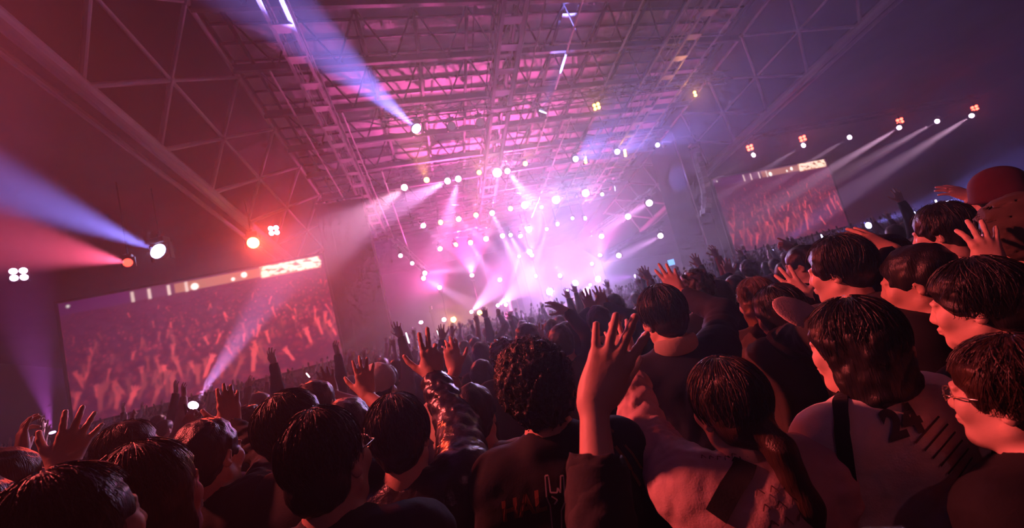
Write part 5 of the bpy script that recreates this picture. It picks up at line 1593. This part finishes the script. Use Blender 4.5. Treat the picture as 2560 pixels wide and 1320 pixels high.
def visible(x, y):
    u = (x / y)
    return -1.30 < u < 1.28
tries = 0
while len(spots) < 262 and tries < 60000:
    tries += 1
    y = 2.5 + 15.0 * math.sqrt(cr.random()) if cr.random() < .75 else cr.uniform(2.5, 9)
    x = cr.uniform(-1.3, 1.28) * y
    if y < 3.0 and abs(x) > 2.8: continue
    p = Vector((x, y, 0))
    mind = .46 + .012 * y
    if any((p - q).length < mind for q in placed): continue
    # keep the sight line to the placed people and to the stage open close by
    if y < 4.2 and any(abs(x / y - q.x / q.y) < .05 and q.y > y for q in placed[:len(HEROES)]): continue
    placed.append(p); spots.append(p)
spots.sort(key=lambda p: p.y)
plan = []
for i, p in enumerate(spots):
    low = p.y < 4.6 and p.x / p.y < .5
    k = cr.choice([0, 0, 5, 8, 9, 11]) if low else cr.choice([0, 0, 1, 1, 2, 2, 3, 4, 5, 6, 7, 8, 9, 10, 10, 11])
    hm, sm_ = cr.choice(HAIRS), cr.choice(SHIRT)
    Hh = min(1.76, max(1.50, cr.gauss(1.64, .065)))
    if p.y < 3.4: Hh = min(Hh, 1.66)
    for lx, ly, dmax in ((480, 1021, 9), (766, 941, 14), (132, 1085, 11), (1927, 631, 26), (2050, 596, 22), (2167, 565, 17), (2278, 536, 12), (2370, 509, 10)):
        d_ = ray(lx, ly + 14)
        if p.y < dmax and abs(p.x / p.y - d_.x / d_.y) < .16 / p.y + .012:      # a lamp shines over this head
            Hh = min(Hh, EYE.z + d_.z / d_.y * p.y - .03); k = cr.choice([0, 5, 8, 11])
    yaw = math.atan2(-(STAGE_AT[0] - p.x), STAGE_AT[1] - p.y) + cr.gauss(0, .22)
    u = p.x / p.y
    side = 'by the big screen' if u < -.55 else 'by the draped tower' if u < -.2 else 'before the stage' if u < .3 else 'under the line array' if u < .65 else 'under the far screen'
    dist = 'near rows' if p.y < 6 else 'middle rows' if p.y < 11 else 'back rows'
    plan.append((p, k, hm, sm_, Hh, yaw, '%s person in %s, %s, %s %s' % (HN[hm], SN[sm_], PN[k], dist, side), dist))
labs = {}
for q in plan: labs.setdefault(q[6], []).append(q[0].x / q[0].y)
for p, k, hm, sm_, Hh, yaw, lab, dist in plan:
    same = sorted(labs[lab])
    if len(same) > 1: lab += ', %s from left' % ORD[same.index(p.x / p.y)]
    copy_person(PROTO[k], p, yaw, Hh / 1.68, dict(skin='skin_pale' if cr.random() < .5 else 'skin', hair=hm, shirt=sm_, trousers=cr.choice(['cloth_navy', 'cloth_black', 'cloth_charcoal'])), lab, 'audience, ' + dist)
for r in PROTO:
    for ch in list(r.children): bpy.data.objects.remove(ch)
    bpy.data.objects.remove(r)

# the crowd too far off to tell apart: heads, shoulders and raised arms in one mass
def far_crowd():
    rg = np.random.default_rng(5)
    V, F = [], []
    n0 = 0
    bm = bmesh.new(); bmesh.ops.create_icosphere(bm, subdivisions=1, radius=1.0)
    sv = np.array([v.co for v in bm.verts]); sf_ = np.array([[v.index for v in f.verts] for f in bm.faces]); bm.free()
    def add(c, r, M=None):
        nonlocal n0
        p = sv * np.array(r)
        if M is not None: p = p @ M.T
        V.append(p + np.array(c)); F.append(sf_ + n0); n0 += len(sv)
    cnt = 0
    while cnt < 1500:
        y = rg.uniform(15.5, 40.0); x = rg.uniform(-1.35, 1.3) * y
        P = Vector((x, y, 0)); c = (P - EYE).dot(NX)
        if c > C_STAGE - 2.6 or X_of(P) < -29 or X_of(P) > 47: continue
        if c > 28.0 and (X_of(P) < 3.5 or X_of(P) > 25.5): continue
        if any((P - q).length < .5 for q in placed): continue
        cnt += 1
        H = min(1.8, max(1.48, rg.normal(1.64, .07)))
        add((x, y, H - .12), (.085, .10, .12)); add((x, y, H - .36), (.21, .13, .16)); add((x, y, H - .85), (.19, .13, .50)); add((x, y, .45), (.16, .12, .48))
        for sx in (-1, 1):
            if rg.random() < .36:
                a = rg.normal(0, .3); b = rg.uniform(-.3, .5); L = rg.uniform(.25, .34)
                M = roty(a) @ rotx(-b)
                top = np.array([x + sx * .19, y, H - .30]) + M @ np.array([0, 0, L])
                add(top, (.045, .045, L), M)
                hd = np.array([x + sx * .19, y, H - .30]) + M @ np.array([0, 0, 2 * L + .04])
                add(hd, (.045, .02, .085), M)
    v = np.concatenate(V); f = np.concatenate(F)
    return np_mesh('far_crowd', v, f)
fc = put('crowd', far_crowd(), MAT['cloth_charcoal'])
tag(fc, 'dense mass of distant heads and raised arms before the stage', 'crowd', kind='stuff')
print('FIG crowd', len(spots), tries, round(_time.time() - _t0, 1))

# glow sticks held up in the crowd
MAT['glow'] = material('glow_stick_plastic', (.8, .8, .85), .4, emit=(.95, .9, 1.0), estr=6.0)
def glow_stick(label, a, b, depth):
    p, q = at(*a, depth), at(*b, depth)
    root = empty('glow_stick', p, label, 'glow stick', 'glow sticks held up in the crowd')
    u = (q - p).normalized()
    rod('tube', p, q, .011, MAT['glow'], root)
    rod('grip', p - u * .09, p, .014, MAT['black'], root)
glow_stick('white glow stick held up under the thin slanting beams', (2345, 520), (2339, 500), 7.5)
glow_stick('pale glow stick held up left of the two-finger hand', (1023, 858), (1015, 832), 9.0)
glow_stick('thin glow stick held up right of the two-finger hand', (1100, 846), (1093, 826), 10.5)
